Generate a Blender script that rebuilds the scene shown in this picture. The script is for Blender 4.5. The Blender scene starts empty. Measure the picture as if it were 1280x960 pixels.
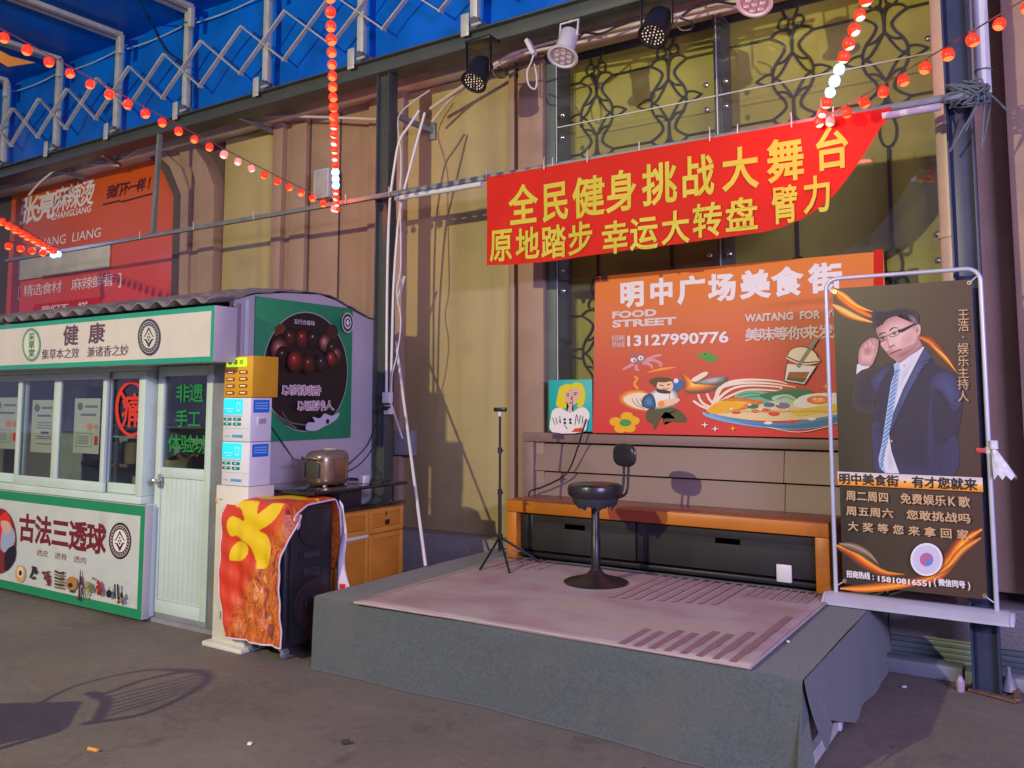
import bpy, bmesh, math, random
from math import sin, cos, pi, radians, atan, atan2, hypot, sqrt
from mathutils import Vector, Matrix, noise as mnoise
random.seed(7)
sc = bpy.context.scene
COL = sc.collection

# ------------------------------------------------------------------ camera
F, CX, CY, HC, HZ = 1060., 640., 406., 1.6, 502.
PIT = atan((HZ - CY) / F); YAW = radians(32.85)
FW = Vector((-sin(YAW) * cos(PIT), cos(YAW) * cos(PIT), sin(PIT)))
RT = Vector((cos(YAW), sin(YAW), 0)); UP = RT.cross(FW)
CAM = Vector((0, 0, HC))
cd = bpy.data.cameras.new('camera'); cam = bpy.data.objects.new('camera', cd); COL.objects.link(cam)
cam.location = CAM
cam.rotation_euler = Matrix((RT, UP, -FW)).transposed().to_euler()
cd.sensor_fit = 'HORIZONTAL'; cd.sensor_width = 36; cd.lens = F / 1280 * 36
cd.shift_y = -(480 - CY) / 1280; cd.clip_end = 400; cd.clip_start = .05
sc.camera = cam

# ------------------------------------------------------------------ night sky, street lamp light, exposure
w = bpy.data.worlds.new('World'); sc.world = w; w.use_nodes = True
wn = w.node_tree.nodes; bg = wn['Background']
bg.inputs[0].default_value = (.46, .43, .82, 1); bg.inputs[1].default_value = .66
def lamp(name, kind, loc, energy, color, **kw):
    d = bpy.data.lights.new(name, kind); d.energy = energy; d.color = color
    for k, v in kw.items(): setattr(d, k, v)
    o = bpy.data.objects.new(name, d); o.location = loc; COL.objects.link(o); return o
LAMP = Vector((-4.7, -4.5, 4.6))
lamp('street_lamp_light', 'POINT', LAMP, 2400, (1, .87, .47), shadow_soft_size=.07)
bl = lamp('violet_fill_light', 'AREA', (4.8, -1.0, 3.2), 680, (.57, .50, 1), shape='RECTANGLE', size=3, size_y=.4)  # added violet fill from the right, stands for no visible fixture
bl.rotation_euler = (Vector((-3, 4.4, 1.0)) - Vector((4.8, -1.0, 3.2))).to_track_quat('-Z', 'Y').to_euler()
vs = sc.view_settings
vs.view_transform = 'Standard'; vs.look = 'None'; vs.exposure = .07; vs.gamma = 1; vs.use_curve_mapping = False
sc.cycles.use_denoising = True
sc.cycles.max_bounces = 6; sc.cycles.transparent_max_bounces = 16
sc.cycles.sample_clamp_indirect = 4

# ------------------------------------------------------------------ helpers
def at(x, y, X=None, Y=None, Z=None):
    """photo pixel -> point on a real plane of the place"""
    d = FW + RT * ((x - CX) / F) - UP * ((y - CY) / F)
    t = (X - CAM.x) / d.x if X is not None else (Y - CAM.y) / d.y if Y is not None else (Z - CAM.z) / d.z
    return CAM + d * t
def atd(x, y, dist):
    return CAM + (FW + RT * ((x - CX) / F) - UP * ((y - CY) / F)) * dist

def lin(c):
    return tuple(((v / 255) / 12.92 if v / 255 <= .04045 else ((v / 255 + .055) / 1.055) ** 2.4) for v in c)
MATS = {}
def mat(name, col, rough=.6, metal=0, var=.12, scale=6, bump=0, bscale=60, emit=None, estr=1, spec=.5, coat=0, dirt=None, dscale=1.5, dlo=.55, dhi=.75, sheen=0):
    if name in MATS: return MATS[name]
    m = bpy.data.materials.new(name); m.use_nodes = True
    nt = m.node_tree; N = nt.nodes; L = nt.links; b = N['Principled BSDF']
    b.inputs['Roughness'].default_value = rough; b.inputs['Metallic'].default_value = metal
    b.inputs['Specular IOR Level'].default_value = spec
    if coat: b.inputs['Coat Weight'].default_value = coat; b.inputs['Coat Roughness'].default_value = .1
    if sheen: b.inputs['Sheen Weight'].default_value = sheen
    tc = N.new('ShaderNodeTexCoord')
    if var or dirt:
        nz = N.new('ShaderNodeTexNoise'); nz.inputs['Scale'].default_value = scale; nz.inputs['Detail'].default_value = 6
        L.new(tc.outputs['Object'], nz.inputs['Vector'])
        r = N.new('ShaderNodeMapRange'); r.inputs['From Min'].default_value = .3; r.inputs['From Max'].default_value = .7
        r.inputs['To Min'].default_value = 1 - var; r.inputs['To Max'].default_value = 1 + var
        L.new(nz.outputs['Fac'], r.inputs['Value'])
        mx = N.new('ShaderNodeVectorMath'); mx.operation = 'SCALE'; mx.inputs[0].default_value = col[:3]
        L.new(r.outputs['Result'], mx.inputs['Scale'])
        out = mx.outputs[0]
        if dirt:
            n2 = N.new('ShaderNodeTexNoise'); n2.inputs['Scale'].default_value = dscale; n2.inputs['Detail'].default_value = 9; n2.inputs['Roughness'].default_value = .65
            L.new(tc.outputs['Object'], n2.inputs['Vector'])
            r2 = N.new('ShaderNodeMapRange'); r2.inputs['From Min'].default_value = dlo; r2.inputs['From Max'].default_value = dhi
            L.new(n2.outputs['Fac'], r2.inputs['Value'])
            mm = N.new('ShaderNodeMix'); mm.data_type = 'RGBA'
            L.new(r2.outputs['Result'], mm.inputs['Factor']); L.new(out, mm.inputs[6]); mm.inputs[7].default_value = (*dirt, 1)
            out = mm.outputs[2]
        L.new(out, b.inputs['Base Color'])
        rr = N.new('ShaderNodeMapRange'); rr.inputs['To Min'].default_value = max(.03, rough - .08); rr.inputs['To Max'].default_value = min(1, rough + .1)
        L.new(nz.outputs['Fac'], rr.inputs['Value']); L.new(rr.outputs['Result'], b.inputs['Roughness'])
    else:
        b.inputs['Base Color'].default_value = (*col[:3], 1)
    if bump:
        nb = N.new('ShaderNodeTexNoise'); nb.inputs['Scale'].default_value = bscale; nb.inputs['Detail'].default_value = 4
        L.new(tc.outputs['Object'], nb.inputs['Vector'])
        bp = N.new('ShaderNodeBump'); bp.inputs['Strength'].default_value = bump; bp.inputs['Distance'].default_value = .01
        L.new(nb.outputs['Fac'], bp.inputs['Height']); L.new(bp.outputs['Normal'], b.inputs['Normal'])
    if emit:
        b.inputs['Emission Color'].default_value = (*emit, 1); b.inputs['Emission Strength'].default_value = estr
    MATS[name] = m; return m
def ramp_mat(name, axis, lo, hi, stops, rough=.45, noise=0, nscale=3):
    """printed colour gradient along one object axis"""
    if name in MATS: return MATS[name]
    m = bpy.data.materials.new(name); m.use_nodes = True
    nt = m.node_tree; N = nt.nodes; L = nt.links; b = N['Principled BSDF']; b.inputs['Roughness'].default_value = rough
    tc = N.new('ShaderNodeTexCoord'); sp = N.new('ShaderNodeSeparateXYZ'); L.new(tc.outputs['Object'], sp.inputs[0])
    r = N.new('ShaderNodeMapRange'); r.inputs['From Min'].default_value = lo; r.inputs['From Max'].default_value = hi
    L.new(sp.outputs['XYZ'.index(axis)], r.inputs['Value'])
    src = r.outputs['Result']
    if noise:
        nz = N.new('ShaderNodeTexNoise'); nz.inputs['Scale'].default_value = nscale; nz.inputs['Detail'].default_value = 5
        L.new(tc.outputs['Object'], nz.inputs['Vector'])
        ma = N.new('ShaderNodeMath'); ma.operation = 'MULTIPLY_ADD'; ma.inputs[1].default_value = noise
        L.new(nz.outputs['Fac'], ma.inputs[0]); L.new(src, ma.inputs[2]); 
        mb = N.new('ShaderNodeMath'); mb.operation = 'SUBTRACT'; mb.inputs[1].default_value = noise / 2; L.new(ma.outputs[0], mb.inputs[0]); src = mb.outputs[0]
    cr = N.new('ShaderNodeValToRGB'); e = cr.color_ramp.elements
    e[0].position = stops[0][0]; e[0].color = (*stops[0][1], 1); e[1].position = stops[-1][0]; e[1].color = (*stops[-1][1], 1)
    for p, c in stops[1:-1]:
        q = e.new(p); q.color = (*c, 1)
    L.new(src, cr.inputs[0]); L.new(cr.outputs[0], b.inputs['Base Color'])
    MATS[name] = m; return m
def glass_mat(name, tint=(.9, .95, .93), refl=1.0, haze=0.0, hazecol=(.5, .5, .4), rough=.02):
    if name in MATS: return MATS[name]
    m = bpy.data.materials.new(name); m.use_nodes = True
    nt = m.node_tree; N = nt.nodes; L = nt.links; N.remove(N['Principled BSDF'])
    tr = N.new('ShaderNodeBsdfTransparent'); tr.inputs[0].default_value = (*tint, 1)
    gl = N.new('ShaderNodeBsdfGlossy'); gl.inputs['Roughness'].default_value = rough
    fr = N.new('ShaderNodeLayerWeight'); fr.inputs['Blend'].default_value = .5
    pw = N.new('ShaderNodeMath'); pw.operation = 'POWER'; pw.inputs[1].default_value = 5; L.new(fr.outputs['Facing'], pw.inputs[0])
    ml = N.new('ShaderNodeMath'); ml.operation = 'MULTIPLY_ADD'; ml.inputs[1].default_value = .9 * refl; ml.inputs[2].default_value = .035 * refl; L.new(pw.outputs[0], ml.inputs[0])
    mx = N.new('ShaderNodeMixShader'); L.new(ml.outputs[0], mx.inputs[0]); L.new(tr.outputs[0], mx.inputs[1]); L.new(gl.outputs[0], mx.inputs[2])
    out = mx
    if haze:
        df = N.new('ShaderNodeBsdfDiffuse'); df.inputs[0].default_value = (*hazecol, 1)
        nz = N.new('ShaderNodeTexNoise'); nz.inputs['Scale'].default_value = 5; nz.inputs['Detail'].default_value = 8
        r = N.new('ShaderNodeMapRange'); r.inputs['To Min'].default_value = haze * .4; r.inputs['To Max'].default_value = haze * 1.6
        L.new(nz.outputs['Fac'], r.inputs['Value'])
        m2 = N.new('ShaderNodeMixShader'); L.new(r.outputs['Result'], m2.inputs[0]); L.new(mx.outputs[0], m2.inputs[1]); L.new(df.outputs[0], m2.inputs[2]); out = m2
    L.new(out.outputs[0], N['Material Output'].inputs[0])
    MATS[name] = m; return m

def thing(name, label, cat, loc=(0, 0, 0), group=None, kind=None):
    o = bpy.data.objects.new(name, None); COL.objects.link(o); o.location = loc; o.empty_display_size = .1
    o['label'] = label; o['category'] = cat
    if group: o['group'] = group
    return o
def tag(o, label, cat, group=None, kind=None):
    o['label'] = label; o['category'] = cat
    if group: o['group'] = group
    if kind: o['kind'] = kind
    return o
def wloc(o):
    p = Vector((0, 0, 0))
    while o is not None: p = p + Vector(o.location); o = o.parent
    return p

class M:
    """collects shapes in world coordinates, links them as ONE mesh object"""
    def __init__(s): s.v = []; s.f = []; s.mi = []; s.mats = []; s.sm = []
    def _m(s, m):
        if m not in s.mats: s.mats.append(m)
        return s.mats.index(m)
    def add(s, vs, fs, m, smooth=False):
        o = len(s.v); s.v += [tuple(v) for v in vs]; k = s._m(m)
        for f in fs: s.f.append([o + i for i in f]); s.mi.append(k); s.sm.append(smooth)
        return s
    def bm(s, b, m, smooth=False):
        b.verts.index_update()
        s.add([v.co.copy() for v in b.verts], [[v.index for v in f.verts] for f in b.faces], m, smooth); b.free(); return s
    def box(s, lo, hi, m, bev=0.004, rot=None, seg=2):
        lo = Vector(lo); hi = Vector(hi); c = (lo + hi) / 2; d = hi - lo
        b = bmesh.new(); bmesh.ops.create_cube(b, size=1, matrix=Matrix.Diagonal((*d, 1)))
        bv = min(bev, min(abs(x) for x in d) * .45)
        if bv > 1e-5: bmesh.ops.bevel(b, geom=list(b.edges), offset=bv, segments=seg, affect='EDGES', profile=.5)
        if rot is not None: bmesh.ops.transform(b, matrix=rot, verts=b.verts)
        bmesh.ops.translate(b, vec=c, verts=b.verts)
        return s.bm(b, m)
    def bar(s, a, b_, w, h, m, bev=.002):
        a = Vector(a); b_ = Vector(b_); d = b_ - a; L = d.length; z = d.normalized()
        up = Vector((0, 0, 1)) if abs(z.z) < .95 else Vector((0, 1, 0))
        x = up.cross(z).normalized(); y = z.cross(x)
        R = Matrix((x, y, z)).transposed().to_4x4()
        b = bmesh.new(); bmesh.ops.create_cube(b, size=1, matrix=Matrix.Diagonal((w, h, L, 1)))
        if bev: bmesh.ops.bevel(b, geom=list(b.edges), offset=min(bev, w * .4, h * .4), segments=1, affect='EDGES')
        bmesh.ops.transform(b, matrix=Matrix.Translation((a + b_) / 2) @ R, verts=b.verts)
        return s.bm(b, m)
    def tube(s, pts, r, m, n=10, caps=True):
        pts = [Vector(p) for p in pts]; rs = r if isinstance(r, (list, tuple)) else [r] * len(pts)
        vs = []; prev = None
        for i, p in enumerate(pts):
            t = (pts[min(i + 1, len(pts) - 1)] - pts[max(i - 1, 0)]).normalized()
            if prev is None:
                u = t.cross(Vector((0, 0, 1)) if abs(t.z) < .9 else Vector((1, 0, 0))).normalized()
            else:
                u = (prev - t * prev.dot(t)).normalized()
            prev = u; v = t.cross(u)
            for k in range(n):
                a = 2 * pi * k / n; vs.append(p + (u * cos(a) + v * sin(a)) * rs[i])
        fs = [[i * n + k, i * n + (k + 1) % n, (i + 1) * n + (k + 1) % n, (i + 1) * n + k] for i in range(len(pts) - 1) for k in range(n)]
        if caps: fs += [list(range(n))[::-1], [(len(pts) - 1) * n + k for k in range(n)]]
        return s.add(vs, fs, m, True)
    def lathe(s, prof, c, m, n=28, axis=None, caps=True):
        c = Vector(c); z = Vector(axis).normalized() if axis is not None else Vector((0, 0, 1))
        x = z.cross(Vector((0, 1, 0)) if abs(z.y) < .9 else Vector((1, 0, 0))).normalized(); y = z.cross(x)
        vs = [c + (x * cos(2 * pi * k / n) + y * sin(2 * pi * k / n)) * r + z * h for r, h in prof for k in range(n)]
        fs = [[i * n + k, i * n + (k + 1) % n, (i + 1) * n + (k + 1) % n, (i + 1) * n + k] for i in range(len(prof) - 1) for k in range(n)]
        if caps: fs += [list(range(n))[::-1], [(len(prof) - 1) * n + k for k in range(n)]]
        return s.add(vs, fs, m, True)
    def prism(s, poly, d, m, smooth=False):
        """closed polygon (3D points) pushed along vector d"""
        d = Vector(d); a = [Vector(p) for p in poly]; n = len(a)
        vs = a + [p + d for p in a]
        fs = [list(range(n)), list(range(2 * n - 1, n - 1, -1))] + [[i, n + i, n + (i + 1) % n, (i + 1) % n] for i in range(n)]
        return s.add(vs, fs, m)
    def grid(s, P, m, smooth=True):
        nr = len(P); nc = len(P[0])
        return s.add([p for r in P for p in r], [[i * nc + j, i * nc + j + 1, (i + 1) * nc + j + 1, (i + 1) * nc + j] for i in range(nr - 1) for j in range(nc - 1)], m, smooth)
    def build(s, name, parent=None, sub=0, solid=0, autos=True):
        me = bpy.data.meshes.new(name); org = wloc(parent) if parent else Vector((0, 0, 0))
        me.from_pydata([tuple(Vector(v) - org) for v in s.v], [], s.f)
        for m in s.mats: me.materials.append(m)
        for p, k, sm in zip(me.polygons, s.mi, s.sm): p.material_index = k; p.use_smooth = sm
        me.validate(); 
        if solid >= 0:
            b = bmesh.new(); b.from_mesh(me); bmesh.ops.recalc_face_normals(b, faces=b.faces); b.to_mesh(me); b.free()
        try: me.set_sharp_from_angle(angle=radians(42))
        except Exception: pass
        o = bpy.data.objects.new(name, me); COL.objects.link(o)
        if parent: o.parent = parent
        if solid > 0:
            q = o.modifiers.new('t', 'SOLIDIFY'); q.thickness = solid; q.offset = 0
        if sub:
            q = o.modifiers.new('s', 'SUBSURF'); q.levels = sub; q.render_levels = sub
        return o
def struct(m, name):
    o = m.build(name); o['kind'] = 'structure'; return o

# ---- flat printing: planes map (u,v,off) to 3D
class Plane:
    def __init__(s, kind, val, fn=None): s.k = kind; s.val = val; s.fn = fn
    def p(s, u, v, off=0):
        e = s.fn(u, v) if s.fn else 0
        if s.k == 'Y': return Vector((u, s.val - off + e, v))
        if s.k == 'X': return Vector((s.val + off, u, v))
        return Vector((u, v, s.val + off))
    def px(s, x, y):
        if s.k == 'Y': q = at(x, y, Y=s.val); return (q.x, q.z)
        if s.k == 'X': q = at(x, y, X=s.val); return (q.y, q.z)
        q = at(x, y, Z=s.val); return (q.x, q.y)
def smooth(pts, n=4):
    out = []; k = len(pts)
    for i in range(k):
        p0, p1, p2, p3 = (Vector(pts[(i + j - 1) % k]) for j in range(4))
        for t in range(n):
            t /= n
            out.append(.5 * ((2 * p1) + (p2 - p0) * t + (2 * p0 - 5 * p1 + 4 * p2 - p3) * t * t + (3 * p1 - p0 - 3 * p2 + p3) * t ** 3))
    return out
def spline(pts, n=6):
    P = [Vector(p) for p in pts]; P = [P[0] * 2 - P[1]] + P + [P[-1] * 2 - P[-2]]; out = []
    for i in range(1, len(P) - 2):
        for t in range(n):
            t /= n; p0, p1, p2, p3 = P[i - 1:i + 3]
            out.append(.5 * ((2 * p1) + (p2 - p0) * t + (2 * p0 - 5 * p1 + 4 * p2 - p3) * t * t + (3 * p1 - p0 - 3 * p2 + p3) * t ** 3))
    return out + [P[-2]]
class Art(M):
    """flat print on a plane; each shape a hair above the one before"""
    def __init__(s, plane, off=.001, step=.0004): super().__init__(); s.pl = plane; s.o = off; s.st = step
    def up(s): s.o += s.st
    vmin = None
    def uv(s, pts, m):
        if s.vmin is not None:
            pts = [(p[0], max(p[1], s.vmin)) for p in pts]
            if max(p[1] for p in pts) - s.vmin < 1e-4: return s
            pts = [p for i, p in enumerate(pts) if (Vector(p) - Vector(pts[i - 1])).length > 1e-6]
            if len(pts) < 3: return s
        b = bmesh.new(); vs = [b.verts.new(s.pl.p(p[0], p[1], s.o)) for p in pts]
        b.faces.new(vs); bmesh.ops.triangulate(b, faces=b.faces); s.bm(b, m); s.up(); return s
    def poly(s, pts, m, sm=0):
        if sm: pts = smooth(pts, sm)
        return s.uv([s.pl.px(p[0], p[1]) for p in pts], m)
    def soft(s, pts, cols, k=.9, steps=6, sm=3, drift=(0, 0), nm=None):
        """airbrushed patch: nested outlines running through the colours"""
        P = smooth(pts, sm) if sm else [Vector(p) for p in pts]
        c = sum(P, Vector((0, 0))) / len(P)
        for i in range(steps):
            t = i / (steps - 1); f = 1 - k * t; q = t * (len(cols) - 1); j = min(int(q), len(cols) - 2); q -= j
            col = tuple(round(a_ + (b_ - a_) * q) for a_, b_ in zip(cols[j], cols[j + 1]))
            s.poly([c + (p - c) * f + Vector(drift) * t for p in P], ink('tone_%d_%d_%d' % col, col, .5))
        return s
    def ell(s, cx, cy, rx, ry, m, a=0, n=40, a0=0, a1=2 * pi):
        pts = []
        for k in range(n):
            t = a0 + (a1 - a0) * k / (n if a1 - a0 > 6.2 else n - 1); x = rx * cos(t); y = ry * sin(t)
            pts.append((cx + x * cos(a) - y * sin(a), cy + x * sin(a) + y * cos(a)))
        return s.poly(pts, m)
    def line(s, pts, w, m, sm=5):
        P = spline(pts, sm) if sm and len(pts) > 2 else [Vector(p) for p in pts]
        n = len(P); L = []; R = []
        for i in range(n):
            t = (P[min(i + 1, n - 1)] - P[max(i - 1, 0)]); t = t / max(t.length, 1e-6); q = Vector((-t.y, t.x))
            ww = (w if not isinstance(w, tuple) else w[0] + (w[1] - w[0]) * i / (n - 1)) / 2
            L.append(P[i] + q * ww); R.append(P[i] - q * ww)
        f3 = [s.pl.p(*s.pl.px(*p), s.o) for p in L + R]
        s.add(f3, [[i, i + 1, n + i + 1, n + i] for i in range(n - 1)], m); s.up(); return s
    def text(s, st, x0, y0, x1, y1, m, bold=0, per=True, fill=1., skew=0, uvbox=None):
        """lettering between two photo corners (top-left, bottom-right)"""
        if uvbox: u0, v1, u1, v0 = uvbox
        else: u0, v1 = s.pl.px(x0, y0); u1, v0 = s.pl.px(x1, y1)
        if per:
            n = len(st); cw = (u1 - u0) / n
            for i, ch in enumerate(st):
                if ch == ' ': continue
                vs, fs = glyph(ch, bold)
                wide = ord(ch) > 255
                nat = None
                if ch == '·': ex0, ex1, ey0, ey1 = 0, .3, -.08, .84; wide = True; nat = .3
                elif wide: ex0, ex1, ey0, ey1 = .04, .96, -.08, .84
                else:
                    ex0 = min(v[0] for v in vs); ex1 = max(v[0] for v in vs); ey0, ey1 = -.05, .75
                c = u0 + cw * (i + .5); hw = cw * .5 * fill
                if nat: hw *= nat
                if not wide: hw *= (ex1 - ex0) / .92
                pts = []
                for (a, b, zb) in vs:
                    u = c + ((a - ex0) / (ex1 - ex0) - .5) * 2 * hw; v = v0 + (b - ey0) / (ey1 - ey0) * (v1 - v0)
                    pts.append(s.pl.p(u + skew * (v - v0), v, s.o + zb * .0003))
                s.add(pts, fs, m)
        else:
            vs, fs = glyph(st, bold)
            a0 = min(v[0] for v in vs); a1 = max(v[0] for v in vs); b0 = min(v[1] for v in vs); b1 = max(v[1] for v in vs)
            s.add([s.pl.p(u0 + (a - a0) / (a1 - a0) * (u1 - u0) + skew * ((b - b0) / (b1 - b0)) * (v1 - v0), v0 + (b - b0) / (b1 - b0) * (v1 - v0), s.o + zb * .0003) for a, b, zb in vs], fs, m)
        s.up(); return s
    def char(s, ch, cx, cy, wpx, hpx, m, bold=0):
        return s.text(ch, cx - wpx / 2, cy - hpx / 2, cx + wpx / 2, cy + hpx / 2, m, bold)
    def build(s, name, parent=None, **k):
        return super().build(name, parent, solid=-1)
_G = {}
_cu = bpy.data.curves.new('glyph', 'FONT'); _ob = bpy.data.objects.new('glyph', _cu); _cu.resolution_u = 3
def glyph(st, bold=0):
    k = (st, bold)
    if k not in _G:
        _cu.body = st; _cu.bevel_depth = bold; _cu.bevel_resolution = 0
        me = bpy.data.meshes.new_from_object(_ob); me.calc_loop_triangles()
        z = [v.co.z for v in me.vertices]
        _G[k] = ([(v.co.x, v.co.y, (v.co.z / bold if bold else 0)) for v in me.vertices], [list(p.vertices) for p in me.polygons if not bold or max(z[i] for i in p.vertices) > bold * .2]); bpy.data.meshes.remove(me)
    return _G[k]

# ------------------------------------------------------------------ materials
def ground_mat():
    m = mat('asphalt', (.155, .130, .100), .85, var=.15, scale=1.3, bump=.35, bscale=160, dirt=(.085, .07, .062), dscale=1.1, dlo=.52, dhi=.78)
    nt = m.node_tree; N = nt.nodes; L = nt.links; b = N['Principled BSDF']; src = b.inputs['Base Color'].links[0].from_socket
    tc = N.new('ShaderNodeTexCoord')
    def layer(src, node, out, lo, hi, col, k=1):
        r = N.new('ShaderNodeMapRange'); r.inputs['From Min'].default_value = lo; r.inputs['From Max'].default_value = hi; r.inputs['To Max'].default_value = k
        L.new(node.outputs[out], r.inputs['Value']); x = N.new('ShaderNodeMix'); x.data_type = 'RGBA'; L.new(r.outputs['Result'], x.inputs['Factor']); L.new(src, x.inputs[6]); x.inputs[7].default_value = (*col, 1); return x.outputs[2]
    def noise(sc_, det=8, rough=.6, dist=0, stretch=None):
        n_ = N.new('ShaderNodeTexNoise'); n_.inputs['Scale'].default_value = sc_; n_.inputs['Detail'].default_value = det; n_.inputs['Roughness'].default_value = rough; n_.inputs['Distortion'].default_value = dist
        if stretch: mp = N.new('ShaderNodeMapping'); mp.inputs['Scale'].default_value = stretch; mp.inputs['Rotation'].default_value = (0, 0, .35); L.new(tc.outputs['Object'], mp.inputs[0]); L.new(mp.outputs[0], n_.inputs['Vector'])
        else: L.new(tc.outputs['Object'], n_.inputs['Vector'])
        return n_
    src = layer(src, noise(2.3, 10, .7, .6), 'Fac', .58, .70, (.075, .06, .055), .75)
    src = layer(src, noise(1.1, 8, .65, 1.5, (1, 3.4, 1)), 'Fac', .60, .72, (.26, .225, .20), .45)
    src = layer(src, noise(16, 6, .75), 'Fac', .52, .70, (.215, .19, .16), .55)
    src = layer(src, noise(9, 7, .75, .4), 'Fac', .54, .70, (.085, .072, .062), .55)
    src = layer(src, noise(210, 2, .5), 'Fac', .60, .72, (.30, .27, .24), .55)
    src = layer(src, noise(140, 3, .6), 'Fac', .60, .74, (.05, .042, .04), .7)
    v = N.new('ShaderNodeTexVoronoi'); v.inputs['Scale'].default_value = 2.1; L.new(tc.outputs['Object'], v.inputs['Vector'])
    src = layer(src, v, 'Distance', .035, .018, (.05, .042, .04), .8)
    v2 = N.new('ShaderNodeTexVoronoi'); v2.inputs['Scale'].default_value = 9; L.new(tc.outputs['Object'], v2.inputs['Vector'])
    src = layer(src, v2, 'Distance', .05, .03, (.33, .30, .26), .5)
    L.new(src, b.inputs['Base Color']); return m
m_ground = ground_mat()
def streaks(m, col, lo=.5, hi=.75, k=.6, sc_=3.5):
    """rain and dust streaks running down a wall"""
    nt = m.node_tree; N = nt.nodes; L = nt.links; b = N['Principled BSDF']; src = b.inputs['Base Color'].links[0].from_socket
    tc = N.new('ShaderNodeTexCoord'); mp = N.new('ShaderNodeMapping'); mp.inputs['Scale'].default_value = (1, 1, .07); n_ = N.new('ShaderNodeTexNoise'); n_.inputs['Scale'].default_value = sc_; n_.inputs['Detail'].default_value = 8
    L.new(tc.outputs['Object'], mp.inputs[0]); L.new(mp.outputs[0], n_.inputs['Vector'])
    r = N.new('ShaderNodeMapRange'); r.inputs['From Min'].default_value = lo; r.inputs['From Max'].default_value = hi; r.inputs['To Max'].default_value = k; L.new(n_.outputs['Fac'], r.inputs['Value'])
    x = N.new('ShaderNodeMix'); x.data_type = 'RGBA'; L.new(r.outputs['Result'], x.inputs['Factor']); L.new(src, x.inputs[6]); x.inputs[7].default_value = (*col, 1); L.new(x.outputs[2], b.inputs['Base Color'])
m_yel = mat('ochre_panel', (.41, .33, .15), .55, var=.06, scale=2, bump=.05, bscale=25, dirt=(.30, .23, .10), dscale=1.2)
m_brn = mat('brown_panel', (.34, .225, .155), .55, var=.08, scale=3, dirt=(.26, .17, .13), dscale=2)
m_brn_d = mat('dark_brown_trim', (.085, .062, .055), .6)
streaks(m_yel, (.27, .20, .09), .48, .72, .55, 5); streaks(m_brn, (.24, .155, .125), .48, .72, .5, 7)
m_tan = mat('tan_board', (.22, .145, .125), .5, var=.08, scale=3, dirt=(.17, .11, .09), dscale=1.3)
m_band = mat('cream_band', (.66, .56, .49), .6, var=.08, dirt=(.33, .26, .2), dscale=2)
m_gran = mat('granite', (.26, .24, .22), .5, var=.45, scale=120, spec=.4)
m_steel = mat('dark_green_steel', (.055, .066, .06), .45, var=.1, scale=4, dirt=(.09, .085, .075), dscale=3)
m_galv = mat('galvanised', (.50, .51, .47), .45, metal=.25, var=.12, scale=9)
m_galv_d = mat('dull_galvanised', (.20, .22, .21), .5, metal=.3, var=.15, scale=8)
m_blue = mat('blue_tarpaulin', (.0, .125, .62), .42, spec=.2, var=.16, scale=1.2, bump=.35, bscale=4, dirt=(.0, .085, .46), dscale=1.6, dlo=.42, dhi=.7)
m_blue_w = mat('pale_blue_welt', (.30, .45, .62), .5)
m_white = mat('white_pvc', (.62, .61, .58), .35, var=.05)
m_pvc_y = mat('aged_pvc', (.62, .55, .47), .4, var=.06)
m_black = mat('black_plastic', (.014, .014, .017), .38, var=.1)
m_blackm = mat('black_metal', (.018, .018, .02), .35, metal=.2, var=.1)
m_iron = mat('wrought_iron', (.03, .032, .028), .5)
m_olive = mat('olive_backing', (.44, .425, .065), .5, var=.14, scale=1.6, dirt=(.33, .295, .042), dscale=1.1, dlo=.42, dhi=.7)
m_carpet = mat('grey_felt', (.082, .102, .098), .95, var=.22, scale=70, bump=.7, bscale=220, dirt=(.11, .115, .095), dscale=2.1, dlo=.5, dhi=.75, sheen=.2)
m_wood = mat('orange_wood', (.46, .15, .012), .38, var=.18, scale=2.5, dirt=(.34, .11, .02), dscale=3)
m_wood_t = mat('reddish_wood_top', (.30, .085, .035), .28, var=.1, scale=3)
m_wood2 = mat('oak_veneer', (.52, .20, .02), .4, var=.14, scale=5)
m_wood3 = mat('oak_stile', (.58, .25, .03), .38, var=.1, scale=5)
m_drawer = mat('charcoal_drawer', (.024, .023, .022), .6, var=.15, spec=.25)
m_green = mat('green_vinyl', (.012, .25, .10), .4, var=.05)
m_teal = mat('teal_vinyl', (.015, .30, .19), .4, var=.05)
m_cream = mat('cream_vinyl', (.57, .54, .47), .42, var=.04)
m_ink = mat('plum_ink', (.045, .012, .03), .5, var=0)
m_dred = mat('dark_red_ink', (.15, .008, .01), .5, var=0)
m_upvc = mat('white_upvc', (.52, .64, .57), .35, var=.05, scale=3, dirt=(.5, .5, .38), dscale=2.5, dlo=.6, dhi=.8)
m_lav = mat('pale_cladding', (.44, .41, .42), .5, var=.06, scale=2)
m_lavd = mat('grey_trim', (.25, .25, .26), .5)
m_alu = mat('grey_aluminium', (.33, .35, .34), .4, metal=.5)
m_roof = mat('grey_resin_tile', (.17, .16, .155), .6, var=.2, scale=6, dirt=(.3, .26, .22), dscale=3)
m_red = mat('red_cloth', (.58, .014, .006), .6, var=.06, scale=3, spec=.2)
m_yelt = mat('yellow_print', (.56, .48, .02), .5, var=0)
m_wht = mat('white_print', (.74, .70, .68), .5, var=0)
m_pinkw = mat('pinkish_print', (.66, .52, .48), .5, var=0)
m_blk = mat('black_print', (.012, .01, .012), .5, var=0)
m_gold = mat('gold_print', (.56, .36, .17), .5, var=0)

def ink(name, c, rough=.5):
    return mat('ink_' + name, lin(c), rough, var=0)

# ------------------------------------------------------------------ ground
g = M(); n = 40
P = []
for i in range(n + 1):
    P.append([Vector((-45 + 90 * j / n, -45 + 90 * i / n, 0)) for j in range(n + 1)])
g.grid(P, m_ground, False); struct(g, 'ground')

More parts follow.
